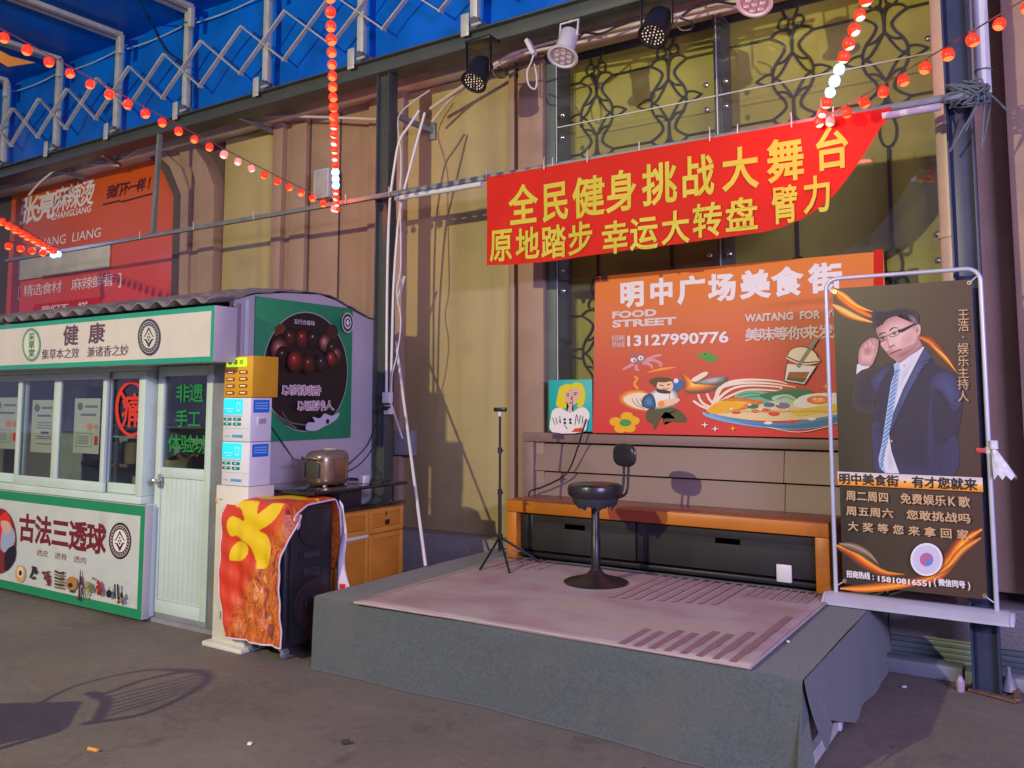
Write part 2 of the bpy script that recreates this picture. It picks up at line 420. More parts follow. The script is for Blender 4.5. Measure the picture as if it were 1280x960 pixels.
# ------------------------------------------------------------------ building facade
fac = thing('building_facade', 'tan and ochre panelled building wall with a tall patterned window behind the stage', 'building', (-3, 6.1, 0))
def fbox(name, x0, x1, y0, y1, z0, z1, m, bev=.006):
    M().box((x0, y0, z0), (x1, y1, z1), m, bev).build(name, fac)
fbox('wall_core', -14, -3.53, 6.12, 6.5, 0, 7.5, m_brn_d)
fbox('wall_core', -.50, 6, 6.12, 6.5, 0, 7.5, m_brn_d)
fbox('wall_core', -3.53, -.50, 6.32, 6.5, 0, 7.5, m_brn_d)
fbox('wall_panel', -7.72, -6.86, 6.05, 6.118, .45, 4.52, m_yel)
fbox('wall_panel', -5.08, -3.90, 6.05, 6.118, .45, 4.52, m_yel)
# stepped brown pilasters
def pil(x0, x1, segs):
    a = M()
    for f0, f1, y in segs:
        a.box((x0 + (x1 - x0) * f0, y, .45), (x0 + (x1 - x0) * f1, 6.118, 4.53), m_brn, .008)
    a.build('pilaster', fac)
pil(-6.86, -5.38, [(0, .10, 5.97), (.101, .18, 6.03), (.181, .33, 5.98), (.331, .62, 6.04), (.621, .9, 6.043), (.901, 1, 5.99)])
pil(-5.26, -5.08, [(0, 1, 5.98)])
pil(-3.90, -3.53, [(0, .16, 5.98), (.161, .34, 6.03), (.341, 1, 5.94)])
pil(-.20, 3.8, [(0, .06, 5.86), (.0601, .14, 5.91), (.1401, 1, 5.88)])
# seams in the wide pilaster
s_ = M()
for x in (-6.36, -5.94, -5.53): s_.box((x - .006, 6.028, .45), (x + .006, 6.036, 4.5), m_brn_d, 0)
s_.build('panel_joint', fac)
fbox('cornice_band', -14, 6, 5.90, 6.118, 4.53, 4.80, m_band)
fbox('cornice_lip', -14, 6, 5.86, 5.897, 4.70, 4.80, m_band)
# weathered boards under the window
b0 = M(); b0.box((-3.70, 5.90, 1.278), (-.5, 6.118, 1.352), m_tan, .006); b0.build('window_sill', fac)
for z0, z1 in ((1.050, 1.262), (.80, 1.035), (.585, .785)):
    b0 = M()
    for x0, x1 in ((-3.60, -1.62), (-1.615, -.5)):
        b0.prism([(x0, 5.955, z1), (x0, 5.915, z0), (x0, 5.99, z0), (x0, 6.0, z1)], (x1 - x0, 0, 0), m_tan)
    b0.build('siding_board', fac)
fbox('siding_return', -3.70, -3.605, 5.90, 6.118, .46, 1.276, m_tan)
fbox('siding_backing', -3.60, -.5, 6.02, 6.118, .46, 1.276, m_brn_d)
fbox('wall_panel', -.50, -.205, 6.03, 6.118, .45, 4.52, m_brn)
fbox('plinth', -5.3, -.97, 5.84, 6.118, 0, .47, m_gran)
fbox('plinth', -.965, 6, 5.80, 6.118, .17, .40, m_gran)
k = M()
for i in range(5): k.box((-.965, 5.82 - .012 * (i % 2), .0 + i * .033), (6, 6.1, .033 + i * .033), mat('green_grey_siding', (.13, .17, .16), .5, var=.15), .008)
k.build('base_cladding', fac)
# chamfered arch frame round the shop sign
def arch(o, y0, y1, m, nm):
    """o: right-hand outline points, px; ring between two outlines"""
    inn, out = o
    pts = [at(x, y, Y=y0) for x, y in inn] + [at(x, y, Y=y0) for x, y in reversed(out)]
    M().prism(pts, (0, y1 - y0, 0), m).build(nm, fac)
A0 = [(186, 196), (203, 213), (217, 245), (212, 420)]
A1 = [(192, 190), (212, 208), (226, 243), (222, 420)]
A2 = [(200, 186), (226, 209), (237, 241), (233, 420)]
A3 = [(216, 181), (240, 212), (249, 241), (245, 420)]
A4 = [(236, 174), (257, 204), (268, 233), (264, 420)]
arch((A0, A1), 6.02, 6.118, m_brn_d, 'arch_reveal')
arch((A1, A2), 5.96, 6.118, m_brn, 'arch_moulding')
arch((A2, A3), 6.00, 6.118, m_brn, 'arch_moulding')
arch((A3, A4), 5.95, 6.118, m_brn, 'arch_moulding')

# tall window: olive backing, wrought iron, glass sheets on bolts
win = M(); win.box((-3.53, 6.27, 1.352), (-.5, 6.30, 4.53), m_olive, 0); win = win.build('window', fac)
a = M()
m_wf = mat('window_frame_paint', (.10, .13, .12), .45, var=.1)
a.box((-3.528, 5.99, 1.354), (-3.44, 6.262, 4.528), m_wf, .004)
a.box((-2.085, 6.03, 1.354), (-2.025, 6.262, 4.528), m_wf, .004)
a.box((-.56, 6.03, 1.354), (-.502, 6.262, 4.528), m_wf, .004)
a.build('frame', win)
def motif(A, cx, cz, s=1.0):
    y = 6.257; r = .0095
    def ln(p, rr=r): A.tube([(cx + q[0] * s, y, cz + q[1] * s) for q in spline(p, 5)], rr, m_iron, 7)
    for sx in (-1, 1):
        for sz in (-1, 1):
            f = lambda L: [(sx * x, sz * z) for x, z in L]
            ln(f([(.155, .315), (.09, .275), (.052, .23), (.07, .175), (.122, .107), (.148, .04), (.143, 0)]))
            ln(f([(.155, .315), (.115, .350), (.05, .358), (.008, .31), (0, .18)]))
            ln(f([(.122, .107), (.065, .118), (.02, .155), (0, .18)]), r * .9)
            ln(f([(0, .18), (.05, .09), (.10, .02), (.143, 0)]), r * .9)
            ln(f([(.143, .04), (.205, .036), (.275, 0)]), r * .85)
            ln([(sx * (.055 + .038 * cos(t)), sz * (.405 + .045 * sin(t))) for t in [k * pi / 6 for k in range(13)]], r * .85)
            ln(f([(0, .335), (.035, .375), (.06, .36)]), r * .8)
    for sz in (-1, 1):
        ln([(.056 * cos(t), sz * (.54 + .11 * sin(t))) for t in [k * pi / 8 for k in range(17)]], r * .9)
iron = M()
ZS = (4.015, 2.0); XS = (-3.19, -2.54, -1.56, -.925)
for x in XS:
    for z in ZS: motif(iron, x, z)
    iron.tube([(x, 6.257, 2.66), (x, 6.257, 3.35)], .0125, m_iron, 7)
for z in ZS:
    for dz in (-.315, .315):
        for xa, xb in ((-3.44, -3.345), (-3.035, -2.695), (-2.385, -2.085), (-2.025, -1.715), (-1.405, -1.08), (-.77, -.56)):
            iron.tube([(xa, 6.257, z + dz), (xb, 6.257, z + dz)], .0095, m_iron, 7)
iron.build('iron_scrollwork', win)
m_gl = glass_mat('window_glass', (.95, .95, .90), .9, haze=.01, hazecol=(.5, .5, .42))
m_gl2 = glass_mat('dusty_window_glass', (.92, .92, .86), 1.0, haze=.035, hazecol=(.45, .46, .42))
for x0, x1 in ((-3.43, -2.06), (-2.05, -.54)):
    for z0, z1, m in ((1.36, 2.58, m_gl), (2.59, 3.872, m_gl2), (3.878, 4.52, m_gl)):
        M().box((x0, 6.0, z0), (x1, 6.012, z1), m, 0).build('glass_sheet', win)
a = M()
for x0, x1 in ((-3.43, -2.06), (-2.05, -.54)):
    a.box((x0, 5.994, 3.8705), (x1, 5.9985, 3.8795), mat('glass_edge', (.5, .55, .5), .3), 0)
    a.box((x0 - .004, 5.994, 1.36), (x0 + .004, 5.9985, 4.52), mat('glass_edge', (.5, .55, .5), .3), 0)
a.build('glass_edge', win)
for x in (-3.37, -2.13, -1.98, -.62):
    for z in (1.44, 2.50, 2.67, 3.78, 3.97):
        M().lathe([(0, 0), (.02, 0), (.022, .012), (.012, .024), (0, .026)], (x, 5.998, z), mat('chrome', (.6, .6, .58), .18, metal=.9, var=0), 12, (0, -1, 0), caps=False).build('glass_bolt', win)

# ------------------------------------------------------------------ steel frame with the beam
sf = thing('steel_frame', 'dark green steel beam on posts running along the front of the building', 'frame', (-4.87, 5.5, 0))
a = M(); a.box((-14, 5.45, 4.475), (7, 5.57, 4.60), m_steel, .006)
a.box((-14, 5.40, 4.60), (7, 5.62, 4.612), m_steel, .002); a.box((-14, 5.40, 4.464), (7, 5.62, 4.475), m_steel, .002); a.build('beam', sf)
def hpost(x, y=5.5, m=m_steel):
    a = M(); a.box((x - .07, y - .06, 0), (x - .058, y + .06, 4.463), m, .002); a.box((x + .058, y - .06, 0), (x + .07, y + .06, 4.463), m, .002)
    a.box((x - .0575, y - .02, 0), (x + .0575, y + .02, 4.463), m, .002); a.build('post', sf)
m_navy = mat('navy_steel', (.035, .045, .085), .4, var=.1)
hpost(-4.86); hpost(-.42, m=m_navy); hpost(-11.75, m=m_navy)
for (p, q) in (((485, 140), (541, 164)), ((60, 208), (105, 223)), ((300, 146), (345, 166)), ((128, 193), (150, 206))):
    M().bar(at(*p, Y=5.55), at(*q, Y=6.03), .035, .05, m_galv_d).build('wall_bracket', sf)
M().box(at(541, 164, Y=6.03) - Vector((.03, .01, .08)), at(541, 164, Y=6.03) + Vector((.03, .015, .08)), m_galv_d, .003).build('bracket_plate', sf)

# ------------------------------------------------------------------ retractable canopy
can = thing('retractable_canopy', 'blue tarpaulin canopy on galvanised legs and folding lattice above the beam', 'canopy', (-7, 5.5, 4.6))
LEG = [-11.49 + 1.262 * i for i in range(11)]
rq = at(7, 2, X=-9.11); RS = (rq.z - 5.80) / (5.5 - rq.y)     # slope of the roof ribs
def roofz(y): return 5.82 + RS * (5.5 - y)
m_whl = mat('roller_steel', (.3, .3, .28), .3, metal=.8)
for x in LEG:
    M().box((x - .036, 5.48, 4.70), (x + .036, 5.54, 5.80), m_galv, .004).build('leg', can)
    a = M(); a.bar((x, 5.51, 5.80), (x, 2.2, roofz(2.2) - .02), .075, .06, m_galv); a.bar((x + .17, 5.42, 5.76), (x + .17, 2.2, roofz(2.2) - .06), .06, .05, m_galv); a.build('rib', can)
    M().box((x + .14, 5.39, 5.54), (x + .20, 5.44, 5.76), m_galv, .003).build('stub', can)
    a = M(); a.box((x - .07, 5.40, 4.57), (x + .01, 5.407, 4.76), m_galv, .002)
    a.lathe([(.0, -.06), (.05, -.06), (.056, -.03), (.03, -.02), (.03, .02), (.056, .03), (.05, .06), (0, .06)], (x + .05, 5.48, 4.672), m_whl, 16, (0, 1, 0), caps=False); a.tube([(x + .03, 5.42, 4.655), (x + .12, 5.42, 4.655)], .012, m_galv, 8); a.build('roller', can)
for i in range(len(LEG) - 1):
    x0 = LEG[i]; nodes = [x0 - .315, x0 + .315, x0 + .947]
    for j in range(2):
        a = M(); xa, xb = nodes[j], nodes[j + 1]
        a.bar((xa, 5.44, 4.87), (xb, 5.44, 5.36), .046, .014, m_galv); a.bar((xa, 5.46, 5.36), (xb, 5.46, 4.87), .046, .014, m_galv)
        for p in ((xa, 4.87), (xb, 5.36), ((xa + xb) / 2, 5.115)): a.lathe([(0, 0), (.014, 0), (.014, .05), (0, .05)], (p[0], 5.475, p[1]), m_galv, 10, (0, -1, 0), caps=False)
        a.build('scissor_bar', can)
P = []
for i in range(25):
    z = 4.55 + 1.30 * i / 24; row = []
    for j in range(181):
        x = -13.5 + 15.5 * j / 180; ph = (x - LEG[0]) / 1.262 * 2 * pi
        row.append(Vector((x, 5.64 + .018 * cos(ph) + .012 * sin(3.1 * x + 4 * z) + .01 * sin(9 * x + 2 * z) , z)))
    P.append(row)
M().grid(P, m_blue).build('side_curtain', can)
P = []
for i in range(21):
    y = 5.66 - 3.4 * i / 20; row = []
    for j in range(161):
        x = -13.5 + 15.5 * j / 160; ph = (x - LEG[0]) / 1.262 * 2 * pi
        row.append(Vector((x, y, roofz(y) + .03 - .02 * (1 - cos(ph)) * (.5 + .5 * (i > 0)) + .006 * sin(7 * x + 3 * y))))
    P.append(row)
M().grid(P, m_blue).build('roof_sheet', can)
for i in range(len(LEG) - 1):
    x0, x1 = LEG[i], LEG[i + 1]
    M().tube([(x0 + (x1 - x0) * t / 10, 5.60, 5.75 - .035 * sin(pi * t / 10) - .05 * (1 - t / 10)) for t in range(11)], .009, m_blue_w, 6).build('welt', can)

# black cable down the curtain
tag(M().tube([atd(170, -6, 8.3)] + spline([at(190, 30, Y=5.58), at(207, 62, Y=5.58), at(228, 78, Y=5.58), at(238, 92, Y=5.58), at(238, 146, Y=5.58)], 5), .009, m_black, 8).build('hanging_cable'), 'black cable hanging down in front of the blue curtain', 'cable')
# orange pennant hanging far left under the canopy
a = M(); q = [atd(-6, 60, 8.4), atd(12, 70, 8.5), atd(43, 78, 8.7), atd(9, 83, 8.5), atd(-6, 74, 8.4)]
a.prism(q, (0, .01, 0), mat('amber_cloth', (.75, .30, .04), .6)); tag(a.build('pennant'), 'small amber pennant hanging under the blue canopy roof', 'pennant')

# ------------------------------------------------------------------ banner rail with its hanger
RY, RZ = 5.38, 3.352
rail = thing('banner_rail', 'long grey rail hung level below the beam and carrying the red banner', 'rail', (-5, RY, RZ))
M().box((-11.0, RY - .018, RZ - .02), (-.35, RY + .018, RZ + .02), m_galv_d, .003).build('bar', rail)
xh = at(190, 290, Y=RY).x
M().bar((xh + .02, RY, RZ + .02), (xh, RY + .05, 4.47), .045, .045, m_galv_d).build('hanger', rail)
for x0, x1 in ((at(497, 250, Y=RY).x, at(604, 235, Y=RY).x), (at(1104, 150, Y=RY).x, at(1176, 138, Y=RY).x)):
    M().tube([(x0, RY - .02, RZ - .05), (x1, RY - .02, RZ - .05)], .023, m_white, 10).build('pipe', rail)
a = M()
for x in (-5.2, -4.7, -3.7, -3.1, -2.4, -1.7, -1.1, -8.2, -7.3, -6.4):
    a.tube([(x, RY - .022, RZ - .022), (x, RY - .022, RZ + .022), (x + .005, RY - .03, RZ + .06)], .004, m_white, 5)
a.build('cable_tie', rail)

# red banner
ban = thing('banner', 'red cloth banner with yellow lettering and its lower right corner curled up', 'banner', (-2.5, RY - .03, 3.2))
BP = RY - .035
def wav(u, v):
    k = min(1, max(0, (3.33 - v) / .6))
    c = max(0, (u + 1.35) / .55)
    return -.012 * sin(2.6 * u + .8) * (.3 + k) - .006 * sin(7.3 * u + 3 * v) * k - .004 * sin(19 * u - 7 * v + 2 * sin(3 * u)) * (.3 + k) - .003 * sin(41 * u + 4 * v) * max(0, .4 - k) - .05 * c * c * k
bpl = Plane('Y', BP, wav)
bot = [(608, 331.5), (660, 329), (740, 319), (850, 305), (930, 294), (965, 287), (1000, 274), (1035, 251), (1060, 222), (1082, 190), (1100, 161), (1114, 142)]
bx = [bpl.px(x, y) for x, y in bot]
topz = lambda u: RZ - .006 if u < -.9 else RZ - .006
P = []; nr = 14; cols = []
bx2 = spline([(u, v, 0) for u, v in bx], 6)
for r in range(nr + 1):
    row = []
    for q in bx2:
        t = r / nr; v = topz(q[0]) + (min(q[1], topz(q[0]) - .01) - topz(q[0])) * t
        row.append(bpl.p(q[0], v))
    P.append(row)
cl = M().grid(P, m_red).build('cloth', ban)
A = Art(bpl, .004)
for ch, x, y, w_, h_ in (('全', 653.6, 256, 33, 43), ('民', 694, 251, 33, 43), ('健', 736, 246, 39, 43), ('身', 777.5, 239, 37, 44), ('挑', 825.5, 230, 42, 44), ('战', 873, 220.5, 40, 44), ('大', 926, 211, 44, 45), ('舞', 982, 200, 45, 45), ('台', 1040, 185.5, 44, 45)):
    A.char(ch, x, y, w_, h_, m_yelt, .022)
for ch, x, y, w_, h_ in (('原', 626.5, 306, 26, 37), ('地', 659, 304.5, 28, 36), ('踏', 691.4, 302, 29, 36), ('步', 726, 298, 32, 36), ('幸', 770.6, 297, 33, 36), ('运', 806.4, 291.5, 33, 37), ('大', 845.8, 285, 34, 36), ('转', 885.6, 276, 36, 37), ('盘', 928, 269, 39, 36), ('臂', 981, 255.5, 32, 42)):
    A.char(ch, x, y, w_, h_, m_yelt, .02)
A.char('力', 1022, 243, 36, 40, m_yelt, .02)
A.build('lettering', ban)
a = M()
for px in (681, 735, 888, 990): 
    q = at(px, 220 - (px - 607) * .18 + 8, Y=BP); M().tube([(q.x, BP - .012, RZ - .03), (q.x + .003, BP - .02, RZ + .03), (q.x - .004, BP, RZ + .07)], .004, m_white, 5).build('tie', ban)

# ------------------------------------------------------------------ food street poster
PY = 5.86
pl = Plane('Y', PY)
pos = thing('food_poster', 'large orange to red printed food poster fixed over the window and window sill', 'poster', (-2, PY, 1.9))
tl, tr, br, bl_ = (Vector((*pl.px(*p), 0)) for p in ((744, 346), (1104, 311), (1104, 549), (741, 541)))
m_food = ramp_mat('food_poster_print', 'Z', bl_.y - 1.9, tl.y - 1.9, [(0, lin((206, 44, 44))), (.35, lin((196, 72, 56))), (.7, lin((204, 104, 56))), (1, lin((220, 116, 24)))], .55, .1, 1.5)
a = M(); a.prism([pl.p(tl.x, tl.y), pl.p(tr.x, tl.y + .0), pl.p(tr.x, bl_.y), pl.p(bl_.x, bl_.y)], (0, .012, 0), m_food); a.build('panel', pos)
A = Art(pl, .001)
A.poly([(1092, 312.5), (1104, 311), (1104, 548), (1092, 548)], m_red)
for ch, x, y, w_ in (('明', 790, 367.5, 29), ('中', 827, 364.5, 29), ('广', 864.5, 362, 33), ('场', 903, 359, 33), ('美', 944, 355.5, 35), ('食', 984, 352, 36), ('街', 1032, 347.5, 39)):
    A.char(ch, x, y, w_, 28 + (x - 790) * .014, m_wht, .045)
pxb = lambda A, xL, yT, yB, xR: (A.pl.px(xL, yT)[0], A.pl.px(xL, yT)[1], A.pl.px(xR, yT)[0], A.pl.px(xL, yB)[1])
A.text('FOOD', 0, 0, 0, 0, m_pinkw, .05, per=False, uvbox=pxb(A, 765.5, 389.5, 398.5, 821)); A.text('STREET', 0, 0, 0, 0, m_pinkw, .05, per=False, uvbox=pxb(A, 765.5, 400.5, 410, 846))
A.text('招商', 0, 0, 0, 0, m_pinkw, .01, uvbox=pxb(A, 765, 419.5, 426.5, 781.5)); A.text('热线', 0, 0, 0, 0, m_pinkw, .01, uvbox=pxb(A, 765, 427.5, 434.5, 781.5))
A.text('13127990776', 0, 0, 0, 0, m_wht, .03, per=False, uvbox=pxb(A, 784.5, 419.5, 433.5, 911))
A.text('WAITANG  FOR  YOU', 0, 0, 0, 0, m_pinkw, .045, per=False, uvbox=pxb(A, 931, 393, 403, 1062))
A.text('美味等你来发现', 0, 0, 0, 0, m_pinkw, .03, uvbox=pxb(A, 932, 411, 426.5, 1062))
A.text('食集', 742, 346, 761, 352, m_dred, .02)
A.build('lettering', pos)
A = Art(pl, .001, .00012)
c_pale = ink('pale_cream', (232, 214, 184)); c_pk = ink('octopus_pink', (208, 140, 140)); c_pk2 = ink('octopus_mauve', (160, 96, 96)); c_o = ink('flame_orange', (236, 148, 40)); c_bl = ink('denim', (46, 100, 150)); c_olv = ink('olive_cloth', (78, 74, 48)); c_y = ink('flower_yellow', (228, 168, 20)); c_g = ink('leaf_green', (52, 150, 62)); c_gd = ink('deep_green', (30, 110, 70)); c_sk = ink('cartoon_skin', (236, 190, 150)); c_w = ink('white', (226, 222, 216)); c_k = ink('dark_line', (52, 36, 34)); c_bw = ink('bowl_blue', (96, 160, 204)); c_bw2 = ink('bowl_deep_blue', (44, 110, 160)); c_br = ink('tea_brown', (150, 80, 30)); c_gy = ink('grey_green', (128, 128, 108)); c_rd = ink('bright_red', (214, 46, 24)); c_gr = ink('wok_grey', (150, 146, 140)); c_wk = ink('wok_dark', (92, 84, 72))
# octopus
A.poly([(788, 452), (790, 443), (797, 441), (806, 443), (808, 452), (800, 457)], c_pk2, 4)
for L in ([(792, 455), (784, 459), (779, 462)], [(796, 456), (795, 461), (799, 463)], [(803, 453), (813, 456), (816, 461)], [(806, 452), (816, 450), (827, 455), (824, 458)], [(808, 450), (820, 445), (827, 444)]): A.line(L, (4.5, 2.5), c_pk)
A.ell(792, 450, 3.8, 2.6, c_w); A.ell(801, 447.5, 3.5, 3, c_w); A.ell(793, 450.3, 1.2, 1.2, c_k); A.ell(801.3, 447.8, 1.2, 1.2, c_k)
# leaf, flames, flower
A.poly([(870, 444), (876, 441), (881, 444), (883, 438), (888, 442), (898, 448), (891, 452), (880, 450), (876, 446)], c_g, 4)
A.poly([(808, 466), (826, 460), (846, 459), (828, 463)], c_o, 3); A.line([(793, 471), (797, 473), (793, 480), (798, 486)], 3, c_o)
A.soft([(774, 496), (783, 489), (800, 487), (812, 492), (826, 505), (833, 512), (812, 515), (790, 511), (777, 504)], [(206, 104, 50), (236, 150, 44), (242, 190, 90)], .3, 4, 4)
A.poly([(781, 496), (800, 491), (815, 496), (832, 512), (815, 513), (795, 510), (782, 503)], c_pale, 4)
for r in (0, 5, 10): A.line([(790 + r, 498), (795 + r, 506), (806 + r, 511)], 1, c_gy)
for kx, ky in ((782, 519.5), (790, 525), (785, 534), (774, 534.5), (768, 526)): A.ell(kx + 2, ky + 1, 8, 5.5, c_y)
A.ell(782, 528.5, 7.5, 4.5, c_g)
# cook: trousers, coat, arms, head, cap
A.poly([(810, 512), (832, 508), (848, 512), (858, 522), (856, 528), (833, 527), (831, 531), (828, 527), (832, 523), (844, 523), (834, 515), (828, 519), (822, 532), (818, 537), (816, 530), (809, 526)], c_olv, 3)
A.soft([(811, 494), (820, 487), (838, 486), (846, 491), (848, 503), (836, 509), (820, 511), (812, 505)], [(150, 150, 150), (214, 208, 200), (232, 226, 216)], .35, 4, 4); A.line([(838, 488), (837, 500)], .6, c_k, 0)
A.soft([(803, 507), (804, 497), (812, 492), (818, 496), (820, 509), (812, 511)], [(34, 60, 90), (46, 96, 140), (70, 124, 166)], .7, 5, 4)
A.poly([(840, 484), (842, 475), (850, 474), (857, 480), (852, 485), (846, 490)], c_bl, 4); A.ell(845.5, 476, 3, 3, c_w)
A.poly([(824, 502), (834, 499), (848, 498), (849, 502), (836, 507), (826, 509)], c_sk, 4); A.ell(827, 505, 4.5, 4, c_o)
A.poly([(822, 478), (838, 476), (842, 483), (838, 489), (828, 489), (822, 485)], c_sk, 4)
A.poly([(821, 486), (838, 489), (836, 492), (824, 491)], c_k, 3)
A.poly([(812, 476), (820, 472), (834, 472), (841, 475), (832, 478), (822, 478), (821, 483), (817, 482)], ink('brown_cap', (84, 64, 34)), 4)
A.line([(825, 481), (830, 482.5)], 1.2, c_k, 0); A.line([(834, 481.5), (838, 480)], 1.2, c_k, 0); A.line([(829, 486), (833, 486.5), (836, 485.5)], 1, c_k)
# wok with flames and fish
A.poly([(852, 463), (860, 475), (872, 481), (905, 474), (910, 471), (908, 478), (895, 487), (870, 492), (856, 489), (856, 480)], c_wk, 4)
A.soft([(852, 463), (862, 476), (874, 482), (896, 482), (878, 488), (858, 488), (857, 478)], [(196, 90, 28), (236, 146, 40), (248, 200, 90)], .7, 5, 4)
A.soft([(868, 479), (882, 473), (900, 470), (908, 471), (903, 477), (888, 481)], [(112, 104, 96), (150, 146, 142), (188, 182, 178)], .7, 5, 4)
A.poly([(865, 474), (878, 466), (885, 465), (884, 469), (873, 476), (867, 477)], c_pale, 4)
# noodles and bowl
for k, (ya, yb) in enumerate(((476, 500), (472, 498), (479, 504), (484, 506))):
    A.line([(896 - 4 * k, yb + 6), (900 + 5 * k, ya + 10), (925 + 5 * k, ya + 3), (960 + 8 * k, ya + 3 + k), (995 - 10 * k, ya + 8)], (6 - k, 1.2), c_pale)
for L in ([(867, 501), (876, 507), (888, 512)], [(873, 493), (878, 503), (890, 510)], [(884, 492), (888, 500), (896, 508)]): A.line(L, 3, c_pale)
A.soft([(880, 515), (900, 522), (960, 530), (1010, 527), (1060, 512), (1066, 522), (1040, 531), (1000, 537), (950, 534), (905, 527), (882, 520)], [(128, 172, 206), (96, 156, 196), (70, 130, 176)], .3, 4, 4)
A.poly([(920, 527), (965, 532), (1010, 529), (1062, 517), (1040, 530), (1000, 536), (955, 533)], c_bw2, 4)
A.poly([(884, 512), (920, 503), (980, 500), (1060, 500), (1062, 513), (1010, 524), (950, 526), (900, 519)], ink('soup_cream', (222, 196, 140)), 4)
A.poly([(918, 495), (935, 488), (958, 490), (968, 496), (955, 505), (930, 502)], ink('pak_choi', (110, 170, 130)), 4)
A.poly([(950, 494), (985, 487), (1015, 488), (1010, 500), (975, 503)], c_gd, 4)
A.poly([(966, 496), (985, 493), (996, 500), (984, 507), (970, 503)], ink('pale_green', (164, 196, 160)), 4)
A.poly([(992, 505), (1005, 494), (1040, 491), (1060, 494), (1062, 504), (1030, 508), (1005, 510)], c_w, 4)
A.soft([(1024 + 15 * cos(k * pi / 8), 500 + 5.5 * sin(k * pi / 8)) for k in range(16)], [(206, 90, 20), (232, 124, 28), (244, 164, 60)], .6, 4, 2); A.ell(1019, 498.5, 2, .8, c_w); A.ell(1026, 498.3, 2, .8, c_w)
A.soft([(898, 503), (915, 497), (945, 500), (955, 503), (930, 512), (900, 511)], [(196, 100, 26), (230, 140, 36), (240, 176, 70)], .7, 4)
for L in ([(905, 503), (920, 500), (945, 503)], [(902, 507), (922, 505), (940, 508)]): A.line(L, .7, ink('fry_line', (160, 80, 20)))
A.poly([(885, 513), (902, 501), (930, 505), (922, 512), (900, 517)], c_y, 3)
A.poly([(990, 515), (1020, 508), (1062, 503), (1062, 510), (1020, 517), (1000, 520)], ink('corn', (220, 190, 40)), 3)
for x, y, r, m in ((942, 508, 7, c_gd), (962, 506, 7, c_bl), (979, 507, 9, ink('mauve', (120, 100, 140))), (921, 515, 6, c_rd), (958, 513, 6, c_rd), (968, 517, 7, c_rd), (945, 514, 5, c_rd)): A.ell(x, y, r, r * .42, m)
for x, y, m in ((961, 528.5, c_w), (991, 527, c_rd), (1015, 523.5, c_w)): A.ell(x, y, 5.5, 2, m)
for k in range(14): A.line([(900 + 10 * k, 512 + 1.2 * sin(k)), (908 + 10 * k, 515 + .6 * cos(2 * k)), (918 + 10 * k, 513)], .7, ink('noodle_line', (190, 156, 96)), 3)
for L in ([(924, 494), (940, 491), (956, 494)], [(930, 498), (945, 495), (962, 497)], [(955, 495), (980, 490), (1005, 492)], [(972, 499), (982, 496), (992, 500)]): A.line(L, .7, ink('leaf_vein', (60, 120, 90)), 3)
for x, y in ((938, 506), (951, 512), (973, 505), (985, 512), (915, 511)): A.ell(x, y, 2.2, 1, c_w, n=12)
# bubble tea
A.poly([(985, 455), (1021, 458), (1006, 480), (982, 476)], c_w, 0); A.poly([(987, 465), (1013, 465), (1005, 478.5), (983.5, 475)], c_br, 0); A.poly([(985, 472), (1010, 473.5), (1004.5, 478.5), (983.8, 475)], c_olv, 0)
A.poly([(984, 445), (990, 437), (1000, 434), (1014, 437), (1023, 446), (1025, 453), (1004, 456), (985, 449)], c_pale, 4)
A.line([(984, 446), (1003, 453), (1025, 452)], 1.6, c_k); A.line([(998, 459), (1022, 423)], 5, c_gy, 0)
A.line([(985, 450), (981, 476), (1006, 481), (1023, 455)], .9, c_k, 0); A.line([(984, 446), (990, 437), (1004, 433.5), (1018, 439), (1025, 451)], .9, c_k)
for x, y in ((895, 536), (882, 531), (917, 535.5), (1033, 483)):
    A.poly([(x - 5, y), (x - 1, y - .8), (x, y - 4), (x + 1, y - .8), (x + 5, y), (x + 1, y + .8), (x, y + 4), (x - 1, y + .8)], c_y if x > 900 else c_w)
A.line([(960, 534), (1000, 540), (1040, 532)], 1, c_pale)
A.build('illustration', pos)

# pop art portrait
pic = thing('pop_art_picture', 'small teal picture of a blonde woman in a white blouse beside the orange poster', 'picture', (-3.2, 5.86, 1.36))
pp = Plane('Y', 5.865)
t2, b2 = pp.px(686, 475), pp.px(740.6, 540)
M().box((t2[0], 5.865, b2[1] + .002), (b2[0], 5.888, t2[1]), ink('turquoise', (22, 170, 160)), .002).build('canvas', pic)
A = Art(pp, .001)
A.poly([(695.5, 507), (697, 495), (700, 484), (709, 480), (714, 481), (719, 478), (727, 480), (731, 488), (731, 500), (728, 508), (722, 509), (721, 503), (712, 500), (709, 507), (704, 511)], ink('lemon', (214, 200, 20)), 3)
A.poly([(706, 491), (713, 488), (716, 486), (726, 488), (724, 497), (720, 504), (716, 507), (715, 512), (717, 516), (709, 515), (711, 508), (708, 501)], ink('portrait_skin', (216, 170, 150)), 3)
A.poly([(690, 540), (689, 520), (692, 512), (700, 510), (708, 514), (712, 516), (716, 515), (724, 510), (732, 510), (737, 518), (735, 527), (729, 540)], c_w, 3)
A.poly([(714, 540), (719, 535.5), (728, 534.5), (728, 540)], c_rd)
for x, y in ((706, 524.3), (713, 524.5), (706.3, 528.6), (713.3, 528.4)): A.ell(x, y, 1.7, 1.7, ink('navy', (26, 22, 70)))
for L in ([(691, 522), (694, 531)], [(695, 522), (697, 530)], [(700, 520), (701, 529), (699, 525)], [(719, 531), (721, 518), (723, 527)], [(724, 530), (726, 519)], [(728, 529), (729, 520)], [(731, 530), (733, 523)], [(706, 531), (709.5, 536)]): A.line(L, .7, c_k, 3)
